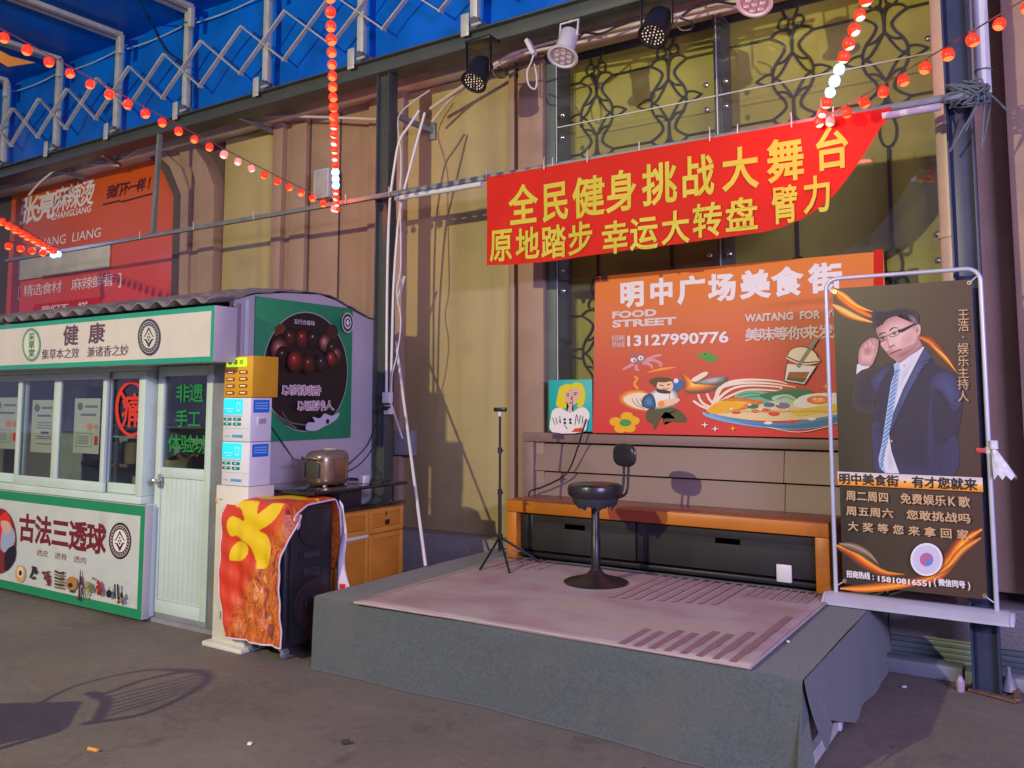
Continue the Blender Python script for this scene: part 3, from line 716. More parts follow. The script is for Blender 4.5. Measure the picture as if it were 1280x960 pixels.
A.ell(710.5, 494.5, 1.2, .9, c_k); A.ell(719.4, 493, 1.2, .9, c_k); A.line([(716, 495), (714.5, 498.5), (715.6, 499)], .8, c_k); A.ell(714, 503.5, 2, .8, ink('lips', (170, 80, 60)))
A.line([(708.5, 492.5), (712, 491.8)], .7, c_k, 0); A.line([(718, 490.8), (722, 490.6)], .7, c_k, 0)
A.build('portrait_print', pic)

# ------------------------------------------------------------------ stage with felt
stg = thing('stage', 'low platform stage wrapped in grey felt carpet with a loose right front corner', 'stage', (-2.4, 3.8, 0))
a = M(); X0, X1, Y0, Y1, ZT = -3.89, -.985, 3.80, 5.84, .42
a.box((X0 + .03, Y0 + .035, .03), (X1 - .03, Y1, ZT - .012), m_blackm, 0); a.build('frame', stg)
# felt: top and front in one sheet
P = []
prof = []
for i in range(15): prof.append((Y1 - (Y1 - Y0 - .02) * i / 14, ZT))
prof += [(Y0 + .008, ZT - .004), (Y0, ZT - .018)]
for i in range(1, 13): prof.append((Y0, ZT - .018 - (ZT - .018) * i / 12))
prof.append((Y0 - .03, .004))
for (y, z) in prof:
    row = []; k = max(0, (ZT - z) / ZT)
    for j in range(121):
        x = X0 + (X1 - X0) * j / 120
        b = (.014 * sin(3.1 * x) + .008 * sin(8 * x + 1)) * k + .10 * k * (max(0, (x + 3.0) / 2)) ** 2 * .6
        nz_ = mnoise.noise((x * 2.3, z * 5 + y, 1.7)) + .5 * mnoise.noise((x * 6, z * 9 + y * 4, 4.2)); row.append(Vector((x, y - (b + .007 * nz_ * min(1, k * 4)) * (z < ZT - .005), z + (.002 * sin(9 * x + 5 * y) + .002 * nz_ if z >= ZT - .001 else 0))))
    P.append(row)
M().grid(P, m_carpet).build('felt', stg)
# left and right skirts
P = []
for i in range(15):
    z = ZT - .002 - (ZT - .006) * i / 14; k = i / 14
    P.append([Vector((X0 - .002 - .004 * k - .006 * k * sin(11 * y), y, z)) for y in [Y0 + (Y1 - Y0) * j / 30 for j in range(31)]])
M().grid(P, m_carpet).build('side_skirt', stg)
P = []
def low(y):   # the skirt stops short of the ground near the front, curls up
    t = (y - Y0) / (Y1 - Y0)
    return .20 * max(0, 1 - abs(t - .10) / .30) + .004
for i in range(17):
    k = i / 16; row = []
    for j in range(49):
        y = Y0 + .015 + (Y1 - Y0 - .02) * j / 48; zb = low(y); z = ZT - .002 - (ZT - .002 - zb) * k
        row.append(Vector((X1 + .004 + .035 * k + .010 * k * sin(7 * y + 2) + .006 * k * sin(15 * y) + .05 * k * k * (y < 4.0), y, z)))
    P.append(row)
M().grid(P, m_carpet).build('side_skirt', stg)
a = M()   # loose corner flap
P = [[Vector((X1 - .01 + .075 * k * (j / 8), Y0 + .012 - .11 * k + .05 * (j / 8) , ZT - .02 - (ZT - .03) * k)) for j in range(9)] for k in [i / 10 for i in range(11)]]
a.grid(P, m_carpet); a.build('loose_flap', stg)
a = M(); a.bar((X1 - .02, Y0 + .05, .05), (X1 - .02, Y1 - .3, .05), .05, .06, m_galv); a.box((X1 - .05, 4.42, 0.02), (X1 + .015, 4.46, .10), m_white, .002); a.build('base_rail', stg)

# rug
rug = thing('rug', 'pink and cream rug with brown stripes laid on the stage', 'rug', (-2.4, 4.6, ZT))
RX0, RX1, RY0, RY1 = -3.56, -1.21, 3.802, 5.46
def rugmat():
    m = mat('rug_pile', (.44, .31, .28), .95, var=.12, scale=3, bump=.35, bscale=260)
    nt = m.node_tree; N = nt.nodes; L = nt.links; b = N['Principled BSDF']; tc = N.new('ShaderNodeTexCoord')
    nz = N.new('ShaderNodeTexNoise'); nz.inputs['Scale'].default_value = 1.6; nz.inputs['Detail'].default_value = 3
    mp = N.new('ShaderNodeMapping'); mp.inputs['Scale'].default_value = (1.1, 1.7, 1); mp.inputs['Rotation'].default_value = (0, 0, .5)
    L.new(tc.outputs['Object'], mp.inputs[0]); L.new(mp.outputs[0], nz.inputs['Vector'])
    cr = N.new('ShaderNodeValToRGB'); e = cr.color_ramp.elements
    e[0].position = .36; e[0].color = (.36, .24, .235, 1); e[1].position = .64; e[1].color = (.42, .35, .27, 1)
    q = e.new(.45); q.color = (.39, .295, .28, 1); q = e.new(.55); q.color = (.42, .35, .33, 1)
    L.new(nz.outputs['Fac'], cr.inputs[0]); L.new(cr.outputs[0], b.inputs['Base Color']); return m
m_rug = rugmat(); m_bind = mat('rug_binding', (.40, .32, .30), .9)
P = []
for i in range(25):
    y = RY0 + (RY1 - RY0) * i / 24
    P.append([Vector((RX0 + (RX1 - RX0) * j / 40 + .03 * (1 - j / 40) * (1 - i / 24), y - .035 * max(0, 1 - j / 18) * (1 - i / 24), ZT + .0105 + .004 * sin(7 * j / 40 + 1) * (i < 3))) for j in range(41)])
M().grid(P, m_rug).build('pile', rug, solid=.011)
rp = Plane('Z', ZT + .0155)
A = Art(rp, .0025, .0003); m_st = mat('rug_stripe', (.27, .15, .145), .95, var=.15, scale=40, bump=.3, bscale=260); m_pv = mat('rug_mauve', (.40, .235, .24), .95, var=.1, scale=5, bump=.3, bscale=260)
def strip(x0, x1, y0, y1, m): A.uv([(x0, y0), (x1, y0), (x1, y1), (x0, y1)], m)
for i, L in enumerate((.52, .50, .62, .60, .74, .72, .88, 1.55)):
    x = -1.86 + i * .078; strip(x, x + .036, RY0 + .02, RY0 + .02 + L * .62, m_st)
for i in range(9): strip(-2.33 + i * .072, -2.33 + i * .072 + .03, 4.66 + .02 * i, 5.43, m_pv)
for i in range(8): strip(-1.66 + i * .05, -1.66 + i * .05 + .012, 5.12, 5.44, m_pv)
for i in range(5): strip(-3.46 + i * .085, -3.46 + i * .085 + .014, 4.92 + .05 * i, 5.44, m_pv)
A.build('stripe_pattern', rug)
a = M(); a.tube([(RX0 + .03, RY0 - .035, ZT + .012), (RX0 + .5, RY0 - .022, ZT + .013), (-2.6, RY0, ZT + .013), (RX1, RY0, ZT + .013)], .007, m_bind, 6); a.tube([(RX1, RY0, ZT + .013), (RX1, RY1, ZT + .013)], .007, m_bind, 6); a.tube([(RX0 + .03, RY0 - .035, ZT + .012), (RX0, RY1, ZT + .013)], .007, m_bind, 6); a.build('binding', rug)

# ------------------------------------------------------------------ television bench
ben = thing('wooden_bench', 'long low orange wooden cabinet with black drawer fronts at the back of the stage', 'cabinet', (-2.4, 5.48, ZT))
BX0, BX1, BF, BB, BZ = -3.585, -1.235, 5.48, 5.90, .855
a = M(); a.box((BX0, BF, BZ - .085), (BX1, BB, BZ), m_wood, .006); a.build('top_board', ben)
a = M(); a.box((BX0 + .004, BF + .012, BZ + .0005), (BX1 - .004, BB - .002, BZ + .004), m_wood_t, .001); a.build('top_veneer', ben)
for x0, x1 in ((BX0, BX0 + .085), (BX1 - .085, BX1)): M().box((x0, BF, ZT + .001), (x1, BB, BZ - .087), m_wood, .006).build('end_panel', ben)
a = M(); a.box((BX0 + .09, BF + .03, ZT + .03), (BX1 - .09, BB - .02, ZT + .06), m_blackm, .003); a.box((BX0 + .09, BB - .02, ZT + .03), (BX1 - .09, BB - .005, BZ - .09), m_blackm, 0); a.build('base_board', ben)
xm = [BX0 + .088, BX0 + .20, -2.545, -2.45, BX1 - .088]
for x0, x1, sl in ((xm[0], xm[1] - .003, 0), (xm[1], xm[2], 1), (xm[2] + .003, xm[3] - .003, 0), (xm[3], xm[4], 1)):
    f = M(); yy = BF + (.045 if sl else .06)
    if sl:
        cx = (x0 + x1) / 2 - .06 * (x0 < -3); z1 = BZ - .092; z0 = ZT + .075; sz = z1 - .075; hw = .085; hh = .018
        f.box((x0, yy, z0), (x1, yy + .015, sz - hh), m_drawer, .002); f.box((x0, yy, sz + hh), (x1, yy + .015, z1), m_drawer, .002)
        f.box((x0, yy, sz - hh), (cx - hw, yy + .015, sz + hh), m_drawer, 0); f.box((cx + hw, yy, sz - hh), (x1, yy + .015, sz + hh), m_drawer, 0)
        f.build('drawer_front', ben)
    else:
        f.box((x0, yy, ZT + .075), (x1, yy + .015, BZ - .092), m_blackm, .002); f.build('divider', ben)
q0 = at(762, 640, Y=BF - .002); q1 = at(828, 650, Y=BF - .002)
A = Art(Plane('Y', BF), .002); A.uv([(q0.x, BZ - .083), (q1.x, BZ - .083), (q1.x - .05, BZ - .003), (q0.x - .02, BZ - .003)], ink('mahogany_patch', (132, 48, 24))); A.build('patch', ben)
sk = M(); q = at(980, 717, Y=BF + .03); sk.box((q.x - .048, BF + .028, q.z - .055), (q.x + .048, BF + .042, q.z + .055), m_white, .006); tag(sk.build('white_card'), 'small white square card leaning on the black drawer front', 'card')
# cable from the picture to the bench
tag(M().tube(spline([at(733, 524, Y=5.84), at(728, 540, Y=5.82), at(722, 560, Y=5.84), at(708, 592, Y=5.85), at(680, 608, Y=5.84), at(664, 613, Y=5.83), at(661, 619, Y=5.80)], 6), .007, m_black, 8).build('power_cable'), 'thin black cable looping from the teal picture down to the bench', 'cable')

# ------------------------------------------------------------------ bar stool
q = at(745, 729, Z=ZT + .012); sx, sy = q.x, q.y
st = thing('bar_stool', 'black swivel stool with torn seat and small backrest standing on the rug', 'stool', (sx, sy, ZT))
z0 = ZT + .016
M().lathe([(0, .0), (.205, 0), (.207, .008), (.19, .016), (.12, .032), (.06, .055), (.034, .085), (.032, .09), (0, .09)], (sx, sy, z0), mat('stool_base', (.035, .028, .026), .33, metal=.4, var=.1), 40).build('base', st)
a = M(); a.lathe([(.031, .08), (.031, .30), (.027, .305), (.027, .52), (0, .52)], (sx, sy, z0), m_blackm, 20); a.build('column', st)
zs = at(748, 612, Y=sy).z
a = M(); a.lathe([(0, -.045), (.165, -.045), (.178, -.03), (.182, 0), (.176, .026), (.155, .038), (.10, .043), (0, .045)], (sx, sy, zs), mat('black_vinyl', (.02, .02, .023), .28, var=.15, bump=.1, bscale=30), 44); a.build('seat', st)
a = M(); vs = []
for k in range(40):
    t = 2 * pi * k / 40; d = .05 + .035 * abs(sin(3 * t + 1)) * abs(sin(7.3 * t)) ; vs.append([Vector((sx + .155 * cos(t), sy + .155 * sin(t), zs - .04)), Vector((sx + .145 * cos(t), sy + .145 * sin(t), zs - .04 - d * .6)), Vector((sx + .11 * cos(t), sy + .11 * sin(t), zs - .05 - d))])
a.grid([[v[i] for v in vs + [vs[0]]] for i in range(3)], mat('torn_fabric', (.03, .033, .045), .85, var=.3, scale=40)); a.lathe([(0, -.10), (.09, -.10), (.13, -.045), (0, -.045)], (sx, sy, zs), m_black, 30); a.build('torn_lining', st)
qb = at(785, 569, Y=sy + .25); bdir = Vector((.36, .93, 0)).normalized(); perp = Vector((-bdir.y, bdir.x, 0))
a = M()
for s in (-.022, .022):
    p0 = Vector((sx, sy, zs - .06)) + perp * s
    a.tube(spline([p0 + bdir * .10, p0 + bdir * .20, p0 + bdir * .26 + Vector((0, 0, .03)), p0 + bdir * .275 + Vector((0, 0, .12)), p0 + bdir * .282 + Vector((0, 0, .26))], 5), .0085, m_blackm, 10)
a.build('back_bracket', st)
a = M(); bc = Vector((sx, sy, 0)) + bdir * .265; bc.z = qb.z
R = Matrix((perp, Vector((0, 0, 1)), bdir)).transposed()
P = []
for i in range(9):
    ph = -pi / 2 + pi * i / 8; row = []
    for k in range(37):
        t = 2 * pi * k / 36; c, s_2 = cos(t), sin(t); e = .72
        xx = .108 * abs(c) ** e * (1 if c > 0 else -1); yy = .078 * abs(s_2) ** e * (1 if s_2 > 0 else -1); rr = max(.001, cos(ph) ** .45 if cos(ph) > 0 else 0.001)
        row.append(bc + R @ Vector((xx * rr, yy * rr, .024 * sin(ph))))
    P.append(row)
a.grid(P, MATS['black_vinyl']); a.build('backrest', st)

# ------------------------------------------------------------------ tripod with phone clamp
hub = Vector((-3.56, 5.20, 0)); tq = at(625, 512, Y=hub.y); hub.x = tq.x
tri = thing('tripod_stand', 'slim black tripod with a phone clamp standing at the left of the bench', 'tripod', (hub.x, hub.y, ZT))
zt = tq.z; zh = at(625, 671, Y=hub.y).z
M().tube([(hub.x, hub.y, zh - .10), (hub.x, hub.y, zh + .32)], .013, m_blackm, 12).build('lower_tube', tri)
M().tube([(hub.x, hub.y, zh + .32), (hub.x, hub.y, zt - .02)], .009, m_blackm, 12).build('upper_tube', tri)
for h in (.32, .62):
    a = M(); a.lathe([(0, -.02), (.017, -.02), (.017, .02), (0, .02)], (hub.x, hub.y, zh + h), m_black, 14); a.tube([(hub.x + .01, hub.y, zh + h), (hub.x + .035, hub.y - .015, zh + h)], .006, m_black, 8); a.build('clamp', tri)
a = M(); a.lathe([(0, -.03), (.02, -.03), (.022, .02), (0, .02)], (hub.x, hub.y, zh), m_black, 14); a.build('hub', tri)
for fx, fy in ((600, 712), (676, 703), (637, 716)):
    f = at(fx, fy, Z=ZT + .02); M().tube([(hub.x, hub.y, zh), (f.x, f.y, f.z)], .0085, m_blackm, 8).build('leg', tri)
    m_ = Vector((hub.x, hub.y, zh)).lerp(f, .55); M().tube([(hub.x, hub.y, zh - .10), tuple(m_)], .005, m_galv_d, 6).build('strut', tri)
a = M(); a.box((hub.x - .05, hub.y - .012, zt - .015), (hub.x + .05, hub.y + .02, zt + .015), m_black, .004); a.box((hub.x - .012, hub.y - .01, zt - .05), (hub.x + .012, hub.y + .01, zt - .016), m_white, .003); a.build('phone_clamp', tri)

# ------------------------------------------------------------------ host banner on its stand
SY = 5.34
hs = thing('poster_stand', 'silver tube poster stand with a broad base overhanging the right end of the stage', 'stand', (-.75, SY, .42))
m_frame = mat('pale_blue_alloy', (.50, .53, .60), .35, metal=.25, var=.05)
xl, xr = at(1039, 560, Y=SY).x, at(1236, 560, Y=SY).x; zt_ = at(1130, 342, Y=SY).z; zb_ = .475; rr = .07
pts = [(xl, SY, zb_)] + [(xl, SY, zt_ - rr)] + [(xl + rr - rr * cos(t), SY, zt_ - rr + rr * sin(t)) for t in [k * pi / 12 for k in range(1, 7)]]
pts += [(xr - rr + rr * sin(t), SY, zt_ - rr + rr * cos(t)) for t in [k * pi / 12 for k in range(0, 7)]] + [(xr, SY, zb_)]
M().tube(pts, .0125, m_frame, 12).build('tube_frame', hs)
a = M(); xa, xb = xl - .045, xr + .06
sec = [(-.10, .425), (-.10, .44), (-.06, .465), (-.02, .485), (.02, .485), (.06, .465), (.10, .44), (.10, .425)]
a.prism([(xa, SY + y, z) for y, z in sec], (xb - xa, 0, 0), m_frame); a.build('base', hs)
for x0, x1 in ((xa - .02, xa - .001), (xb + .001, xb + .022)): M().prism([(x0, SY + y * .9, .425 + (z - .425) * .9) for y, z in sec], (x1 - x0, 0, 0), mat('pale_plastic_cap', (.42, .45, .55), .45)).build('end_cap', hs)
HP = SY - .004
hp = Plane('Y', HP, lambda u, v: .0012 * sin(5 * u + 2) * sin(3 * v))
hb = thing('host_poster', 'dark brown printed poster of a man in suit and glasses strung inside the tube stand', 'poster', (-.75, HP, 1.4))
u0, v1 = hp.px(1041, 361); u1 = hp.px(1222, 500)[0]; v0 = hp.px(1047, 729)[1]
m_host = ramp_mat('host_poster_print', 'X', u0 + .75, u1 + .75, [(0, lin((38, 31, 26))), (.3, lin((60, 50, 36))), (.6, lin((72, 55, 41))), (1, lin((74, 52, 42)))], .4, .5, 2)
P = [[hp.p(u0 + (u1 - u0) * j / 24, v0 + (v1 - v0) * i / 40) for j in range(25)] for i in range(41)]
M().grid(P, m_host).build('sheet', hb)
C1 = lambda L: [(1030 + x / 3.69, 340 + y / 3.69) for x, y in L]
C5 = lambda L: [(1000 + x / 4.571, 530 + y / 4.571) for x, y in L]
A = Art(hp, .0022, .00003)
BGc = (70, 56, 44)
f_o = ink('ember_orange', (226, 104, 18)); f_y = ink('ember_yellow', (240, 186, 48)); f_p = ink('ember_pale', (214, 186, 110)); f_d = ink('ember_brown', (150, 62, 18))
def ribbon(pts, w, cols, n=7):
    """flame ribbon: strands side by side running through the colours"""
    P_ = spline(pts, 6); m_ = len(P_)
    for i in range(n):
        t = i / (n - 1) * 2 - 1; q = (i / (n - 1)) * (len(cols) - 1); j = min(int(q), len(cols) - 2); q -= j
        col = tuple(round(a_ + (b_ - a_) * q) for a_, b_ in zip(cols[j], cols[j + 1])); L = []; R = []
        for k in range(m_):
            d = (P_[min(k + 1, m_ - 1)] - P_[max(k - 1, 0)]).normalized(); nn = Vector((-d.y, d.x)); ww = w * sin(pi * min(1, max(.04, (k + .5) / m_)) ** .8) 
            L.append(P_[k] + nn * ww * (t - 1.02 / (n - 1))); R.append(P_[k] + nn * ww * (t + 1.02 / (n - 1)))
        f3 = [A.pl.p(*A.pl.px(*p), A.o) for p in L + R]
        A.add(f3, [[a_, a_ + 1, m_ + a_ + 1, m_ + a_] for a_ in range(m_ - 1)], ink('tone_%d_%d_%d' % col, col, .5)); A.up()
ribbon(C1([(36, 70), (80, 115), (140, 160), (200, 195), (250, 215)]), 5.5, [(84, 50, 30), (214, 84, 14), (236, 130, 24), (150, 60, 16)])
ribbon(C1([(40, 78), (90, 108), (150, 155), (230, 186)]), 2.6, [(210, 120, 40), (246, 200, 80), (214, 120, 30)], 5)
ribbon(C1([(40, 150), (90, 178), (150, 208), (236, 236)]), 5, [(96, 70, 44), (226, 190, 120), (240, 180, 60), (170, 80, 24)])
ribbon(C1([(430, 296), (490, 320), (550, 385), (620, 470)]), 5, [(90, 46, 26), (170, 70, 18), (230, 130, 30), (110, 50, 24)])
ribbon(C1([(500, 340), (560, 395), (610, 460)]), 1.6, [(220, 120, 30), (244, 196, 70), (200, 100, 24)], 5)
ribbon(C5([(196, 690), (290, 735), (380, 800), (480, 850), (600, 860)]), 6.5, [(96, 60, 34), (240, 170, 40), (226, 104, 18), (150, 60, 18), (80, 50, 32)], 9)
ribbon(C5([(224, 684), (310, 705), (390, 745), (450, 800)]), 5, [(84, 66, 50), (168, 146, 122), (120, 96, 76), (74, 58, 44)])
ribbon(C5([(1040, 600), (930, 670), (860, 770), (780, 860), (640, 905), (480, 905)]), 10, [(90, 52, 28), (206, 84, 16), (246, 190, 50), (236, 130, 24), (150, 60, 18), (80, 50, 32)], 11)
ribbon(C5([(1035, 650), (930, 720), (850, 810), (740, 890)]), 4, [(140, 66, 22), (240, 170, 60), (190, 80, 20)], 5)
ribbon(C5([(230, 938), (380, 935), (560, 915), (720, 885), (800, 845)]), 5.5, [(80, 50, 32), (214, 96, 18), (246, 180, 44), (190, 80, 20)], 8)
skin = ink('photo_skin', (206, 164, 152)); skin2 = ink('photo_skin_rose', (172, 120, 118)); shirt = ink('shirt_white', (206, 206, 206)); tie1 = ink('tie_blue', (150, 178, 204)); tie2 = ink('tie_dark', (62, 78, 126)); navy2 = ink('suit_shadow', (40, 32, 52)); navy3 = ink('suit_sheen', (66, 72, 108)); hairc = ink('photo_hair_black', (36, 26, 44)); spec = ink('spectacle_ink', (20, 16, 34))
# arm, jacket
A.vmin = hp.px(1046, 589)[1] + .002
A.soft(C1([(150, 472), (212, 436), (270, 440), (262, 520), (232, 600), (230, 655), (150, 640), (128, 600), (136, 530)]), [(58, 48, 48), (46, 38, 54), (44, 38, 60)], .8, 5)
A.soft(C1([(330, 412), (270, 436), (214, 505), (240, 560), (222, 700), (226, 800), (240, 926), (345, 932), (470, 940), (598, 950), (618, 760), (640, 600), (616, 480), (560, 450), (510, 418), (466, 350), (420, 380)]), [(44, 38, 58), (50, 46, 76), (56, 54, 92), (58, 58, 98)], .8, 7)
A.soft(C1([(226, 690), (300, 740), (400, 760), (500, 740), (616, 770), (602, 950), (470, 940), (345, 932), (240, 926), (224, 800)]), [(54, 50, 82), (48, 42, 68), (44, 36, 58)], .75, 6)
A.soft(C1([(466, 600), (492, 500), (520, 480), (500, 620), (510, 760), (530, 930), (500, 940), (474, 780)]), [(50, 47, 78), (42, 37, 62)], .8, 4)
A.soft(C1([(520, 470), (570, 462), (612, 500), (636, 590), (600, 640), (550, 560), (500, 520)]), [(54, 53, 88), (60, 62, 100), (66, 70, 110)], .85, 7)
A.soft(C1([(215, 505), (270, 440), (310, 440), (262, 510), (244, 560)]), [(52, 50, 82), (64, 68, 104)], .8, 5)
for L in ([(232, 560), (262, 600), (300, 610)], [(226, 720), (262, 740), (292, 736)], [(520, 540), (560, 600), (612, 620)], [(500, 690), (550, 700), (600, 684)], [(420, 640), (440, 760), (450, 900)]): A.line(C1(L), (.5, 1.4), navy2, 4)
A.poly(C1([(334, 418), (440, 345), (464, 346), (425, 420), (365, 540), (325, 640), (300, 745), (312, 830), (348, 932), (280, 926), (265, 890), (290, 740), (312, 560), (326, 470)]), shirt, 0)
A.soft(C1([(372, 420), (430, 372), (440, 380), (390, 470), (345, 560), (330, 620), (334, 540), (350, 470)]), [(206, 206, 206), (186, 184, 196)], .8, 4); A.soft(C1([(288, 800), (300, 790), (330, 900), (320, 930), (290, 925)]), [(206, 206, 206), (186, 184, 196)], .7, 3)
A.poly(C1([(322, 424), (346, 416), (352, 455), (340, 540), (312, 690), (292, 800), (272, 868), (284, 926), (258, 905), (252, 860), (268, 790), (292, 650), (308, 520), (326, 462)]), tie1, 0)
for k in range(22):
    y = 462 + k * 20.5; x = 331 - (y - 470) * .155; wv = 18 if 500 < y < 800 else 12
    A.line(C1([(x - wv * .72, y + 17), (x + wv * .78, y - 8)]), 1.1, tie2, 0)
A.line(C1([(326, 458), (350, 452)]), 1, tie2, 0)
A.soft(C1([(466, 350), (500, 395), (448, 420), (462, 440), (390, 560), (300, 748), (320, 650), (368, 540), (425, 420)]), [(62, 66, 102), (72, 78, 116)], .6, 4, 0)
A.line(C1([(470, 425), (400, 540), (304, 748)]), 1, navy2, 3); A.line(C1([(498, 396), (446, 420), (462, 440)]), 1, navy2, 0); A.ell(*C1([(312, 780)])[0], 1.2, 1.2, f_p)
# neck and head
A.poly(C1([(352, 405), (444, 330), (452, 350), (400, 384), (350, 420)]), ink('photo_neck', (150, 104, 104)), 2)
A.soft(C1([(241, 262), (268, 226), (320, 198), (372, 190), (424, 212), (434, 240), (446, 250), (446, 288), (438, 300), (444, 336), (400, 374), (346, 412), (325, 402), (288, 372), (264, 330), (252, 300)]), [(164, 116, 114), (188, 142, 134), (206, 164, 152), (214, 176, 162), (218, 182, 168)], .8, 9, 3, (-14 / 3.69, 2 / 3.69))
A.soft(C1([(300, 385), (340, 395), (400, 360), (440, 320), (446, 340), (400, 378), (346, 414), (322, 402)]), [(176, 128, 122), (150, 104, 106)], .7, 4)
A.soft(C1([(360, 300), (410, 270), (430, 290), (420, 325), (380, 345), (356, 330)]), [(206, 164, 152), (200, 152, 142)], .7, 4)
A.soft(C1([(262, 330), (284, 322), (300, 350), (290, 366), (272, 350)]), [(208, 168, 156), (200, 152, 142)], .7, 3)
A.soft(C1([(222, 205), (232, 180), (290, 182), (338, 168), (396, 172), (436, 196), (438, 240), (426, 238), (416, 214), (392, 197), (366, 191), (340, 201), (308, 207), (272, 225), (246, 257), (234, 260), (226, 235)]), [(56, 42, 60), (40, 28, 48), (32, 22, 42)], .3, 3)
for k in range(16):
    x = 236 + k * 12; A.line(C1([(x, 216 - 1.6 * k + (k > 10) * 2 * (k - 10)), (x + 8, 186 - .8 * k)]), .55, ink('photo_hair_light', (58, 44, 68)) if k % 2 else hairc, 0)
A.soft(C1([(390, 198), (418, 206), (434, 240), (420, 244), (402, 224)]), [(96, 74, 94), (136, 104, 116)], .7, 4)
A.ell(*C1([(434, 268)])[0], 3.4, 7.2, skin, .15); A.ell(*C1([(431, 268)])[0], 1.5, 4, skin2, .15); A.ell(*C1([(430, 272)])[0], .7, 1.8, ink('photo_ear_dark', (120, 76, 80)))
A.poly(C1([(340, 268), (362, 262), (420, 236), (424, 243), (366, 277), (346, 282)]), spec, 0)
for L in ([(248, 312), (262, 302), (290, 295), (292, 308), (270, 320), (252, 318)], [(305, 290), (322, 276), (346, 272), (346, 288), (320, 300), (306, 298)]): A.line(C1(L + [L[0]]), .8, spec, 0)
A.line(C1([(290, 297), (297, 291), (305, 291)]), .7, spec, 3)
for x, y in ((274, 307), (327, 286)):
    A.ell(*C1([(x, y)])[0], 2.6, 1.0, ink('eye_white', (196, 176, 172)), -.35); A.ell(*C1([(x, y)])[0], 1.3, 1.15, spec, -.35); A.line(C1([(x - 11, y + 2), (x - 2, y - 5), (x + 10, y - 6)]), .9, spec, 3)
A.line(C1([(256, 291), (270, 281), (288, 282)]), (1.8, .7), hairc); A.line(C1([(304, 271), (320, 258), (346, 259)]), (1.8, .7), hairc)
A.line(C1([(294, 312), (296, 330), (299, 342)]), .8, ink('photo_nose', (186, 138, 128))); A.line(C1([(298, 345), (306, 348), (318, 340), (328, 338)]), 1.1, ink('photo_nostril', (104, 60, 62))); A.soft(C1([(300, 322), (312, 320), (318, 334), (304, 340)]), [(212, 172, 158), (226, 192, 178)], .7, 3)
A.line(C1([(306, 379), (328, 368), (358, 355)]), (2.2, 1.5), ink('photo_lips', (140, 74, 78)), 4); A.line(C1([(306, 379), (330, 369), (358, 355)]), .5, ink('photo_mouth', (92, 48, 56)), 4); A.line(C1([(320, 389), (334, 385), (346, 378)]), 1.2, ink('photo_chin', (182, 134, 126)), 3)
# hand at the spectacles
A.poly(C1([(150, 472), (154, 426), (170, 422), (216, 430), (208, 442), (176, 452)]), shirt, 0)
A.soft(C1([(160, 395), (164, 360), (178, 334), (196, 318), (216, 306), (244, 308), (254, 322), (247, 372), (236, 402), (216, 434), (166, 428)]), [(176, 128, 124), (204, 160, 150), (212, 172, 160)], .7, 6)
A.soft(C1([(178, 366), (190, 350), (214, 346), (230, 360), (216, 384), (190, 388)]), [(196, 146, 140), (164, 106, 110)], .8, 4)
for L in ([(178, 338), (190, 356), (200, 350), (206, 338)], [(198, 322), (210, 346), (222, 344), (224, 328)], [(218, 312), (230, 334), (240, 330), (240, 316)], [(232, 372), (238, 350), (250, 330)]): A.line(C1(L), .6, ink('photo_hand_line', (136, 86, 90)), 4)
A.build('portrait_print', hb)
A = Art(hp, .019, .0002)
def tline(A, s, xL, yT, yB, xR, m, bold=.0, fill=.95):
    a0, b1 = A.pl.px(xL, yT); _, b0_ = A.pl.px(xL, yB); a1 = A.pl.px(xR, yB)[0]
    A.text(s, 0, 0, 0, 0, m, bold, True, fill, uvbox=(a0, b1, a1, b0_))
bz1 = hp.px(1046, 589)[1]; bz0 = hp.px(1046, 605.5)[1]
m_bandg = ramp_mat('title_band_print', 'Z', bz0 - 1.4, bz1 - 1.4, [(0, lin((222, 132, 20))), (.4, lin((236, 172, 70))), (.62, lin((226, 206, 186))), (1, lin((206, 190, 190)))], .4)
A.uv([(u0 - .005, bz0), (u1 + .006, bz0), (u1 + .006, bz1), (u0 - .005, bz1)], m_bandg); A.o += .0032
tline(A, '明中美食街·有才您就来', 1049, 591, 604, 1222, m_blk, .03, .92)
tline(A, '周二周四 免费娱乐K歌', 1058, 612.5, 624.5, 1213, m_gold, .02, .9)
tline(A, '周五周六 您敢挑战吗', 1058, 632, 643, 1214, m_gold, .02, .9)
tline(A, '大奖等您来拿回家', 1058, 651, 662, 1214, m_gold, .02, .68)
tline(A, '招商热线:', 1059, 712, 720.5, 1096, m_wht, .03)
_u, _v1 = hp.px(1098, 716); _, _v0 = hp.px(1098, 723); A.text('15810816551', 0, 0, 0, 0, m_wht, .03, per=False, uvbox=(_u, _v1 - .012, hp.px(1164, 730)[0], _v0 - .012))
tline(A, '(微信同号)', 1165, 721.5, 730, 1216, m_wht, .03)
for ch, y in (('王', 393.7), ('浩', 407.5), ('·', 421), ('娱', 436), ('乐', 451), ('主', 466), ('持', 480), ('人', 495)): A.char(ch, 1204.5, y, 14, 13.5, m_gold, 0)
A.ell(1159, 698.5, 20, 20.5, c_w); A.ell(1159, 698.5, 17.5, 18, ink('pale_lilac', (196, 194, 212)), n=36); A.ell(1159, 698.5, 8.5, 8.5, ink('rose_lilac', (186, 96, 136)), n=30); A.ell(1162, 701, 4.5, 5, ink('sky', (90, 130, 190)))
A.build('lettering', hb)
a = M()
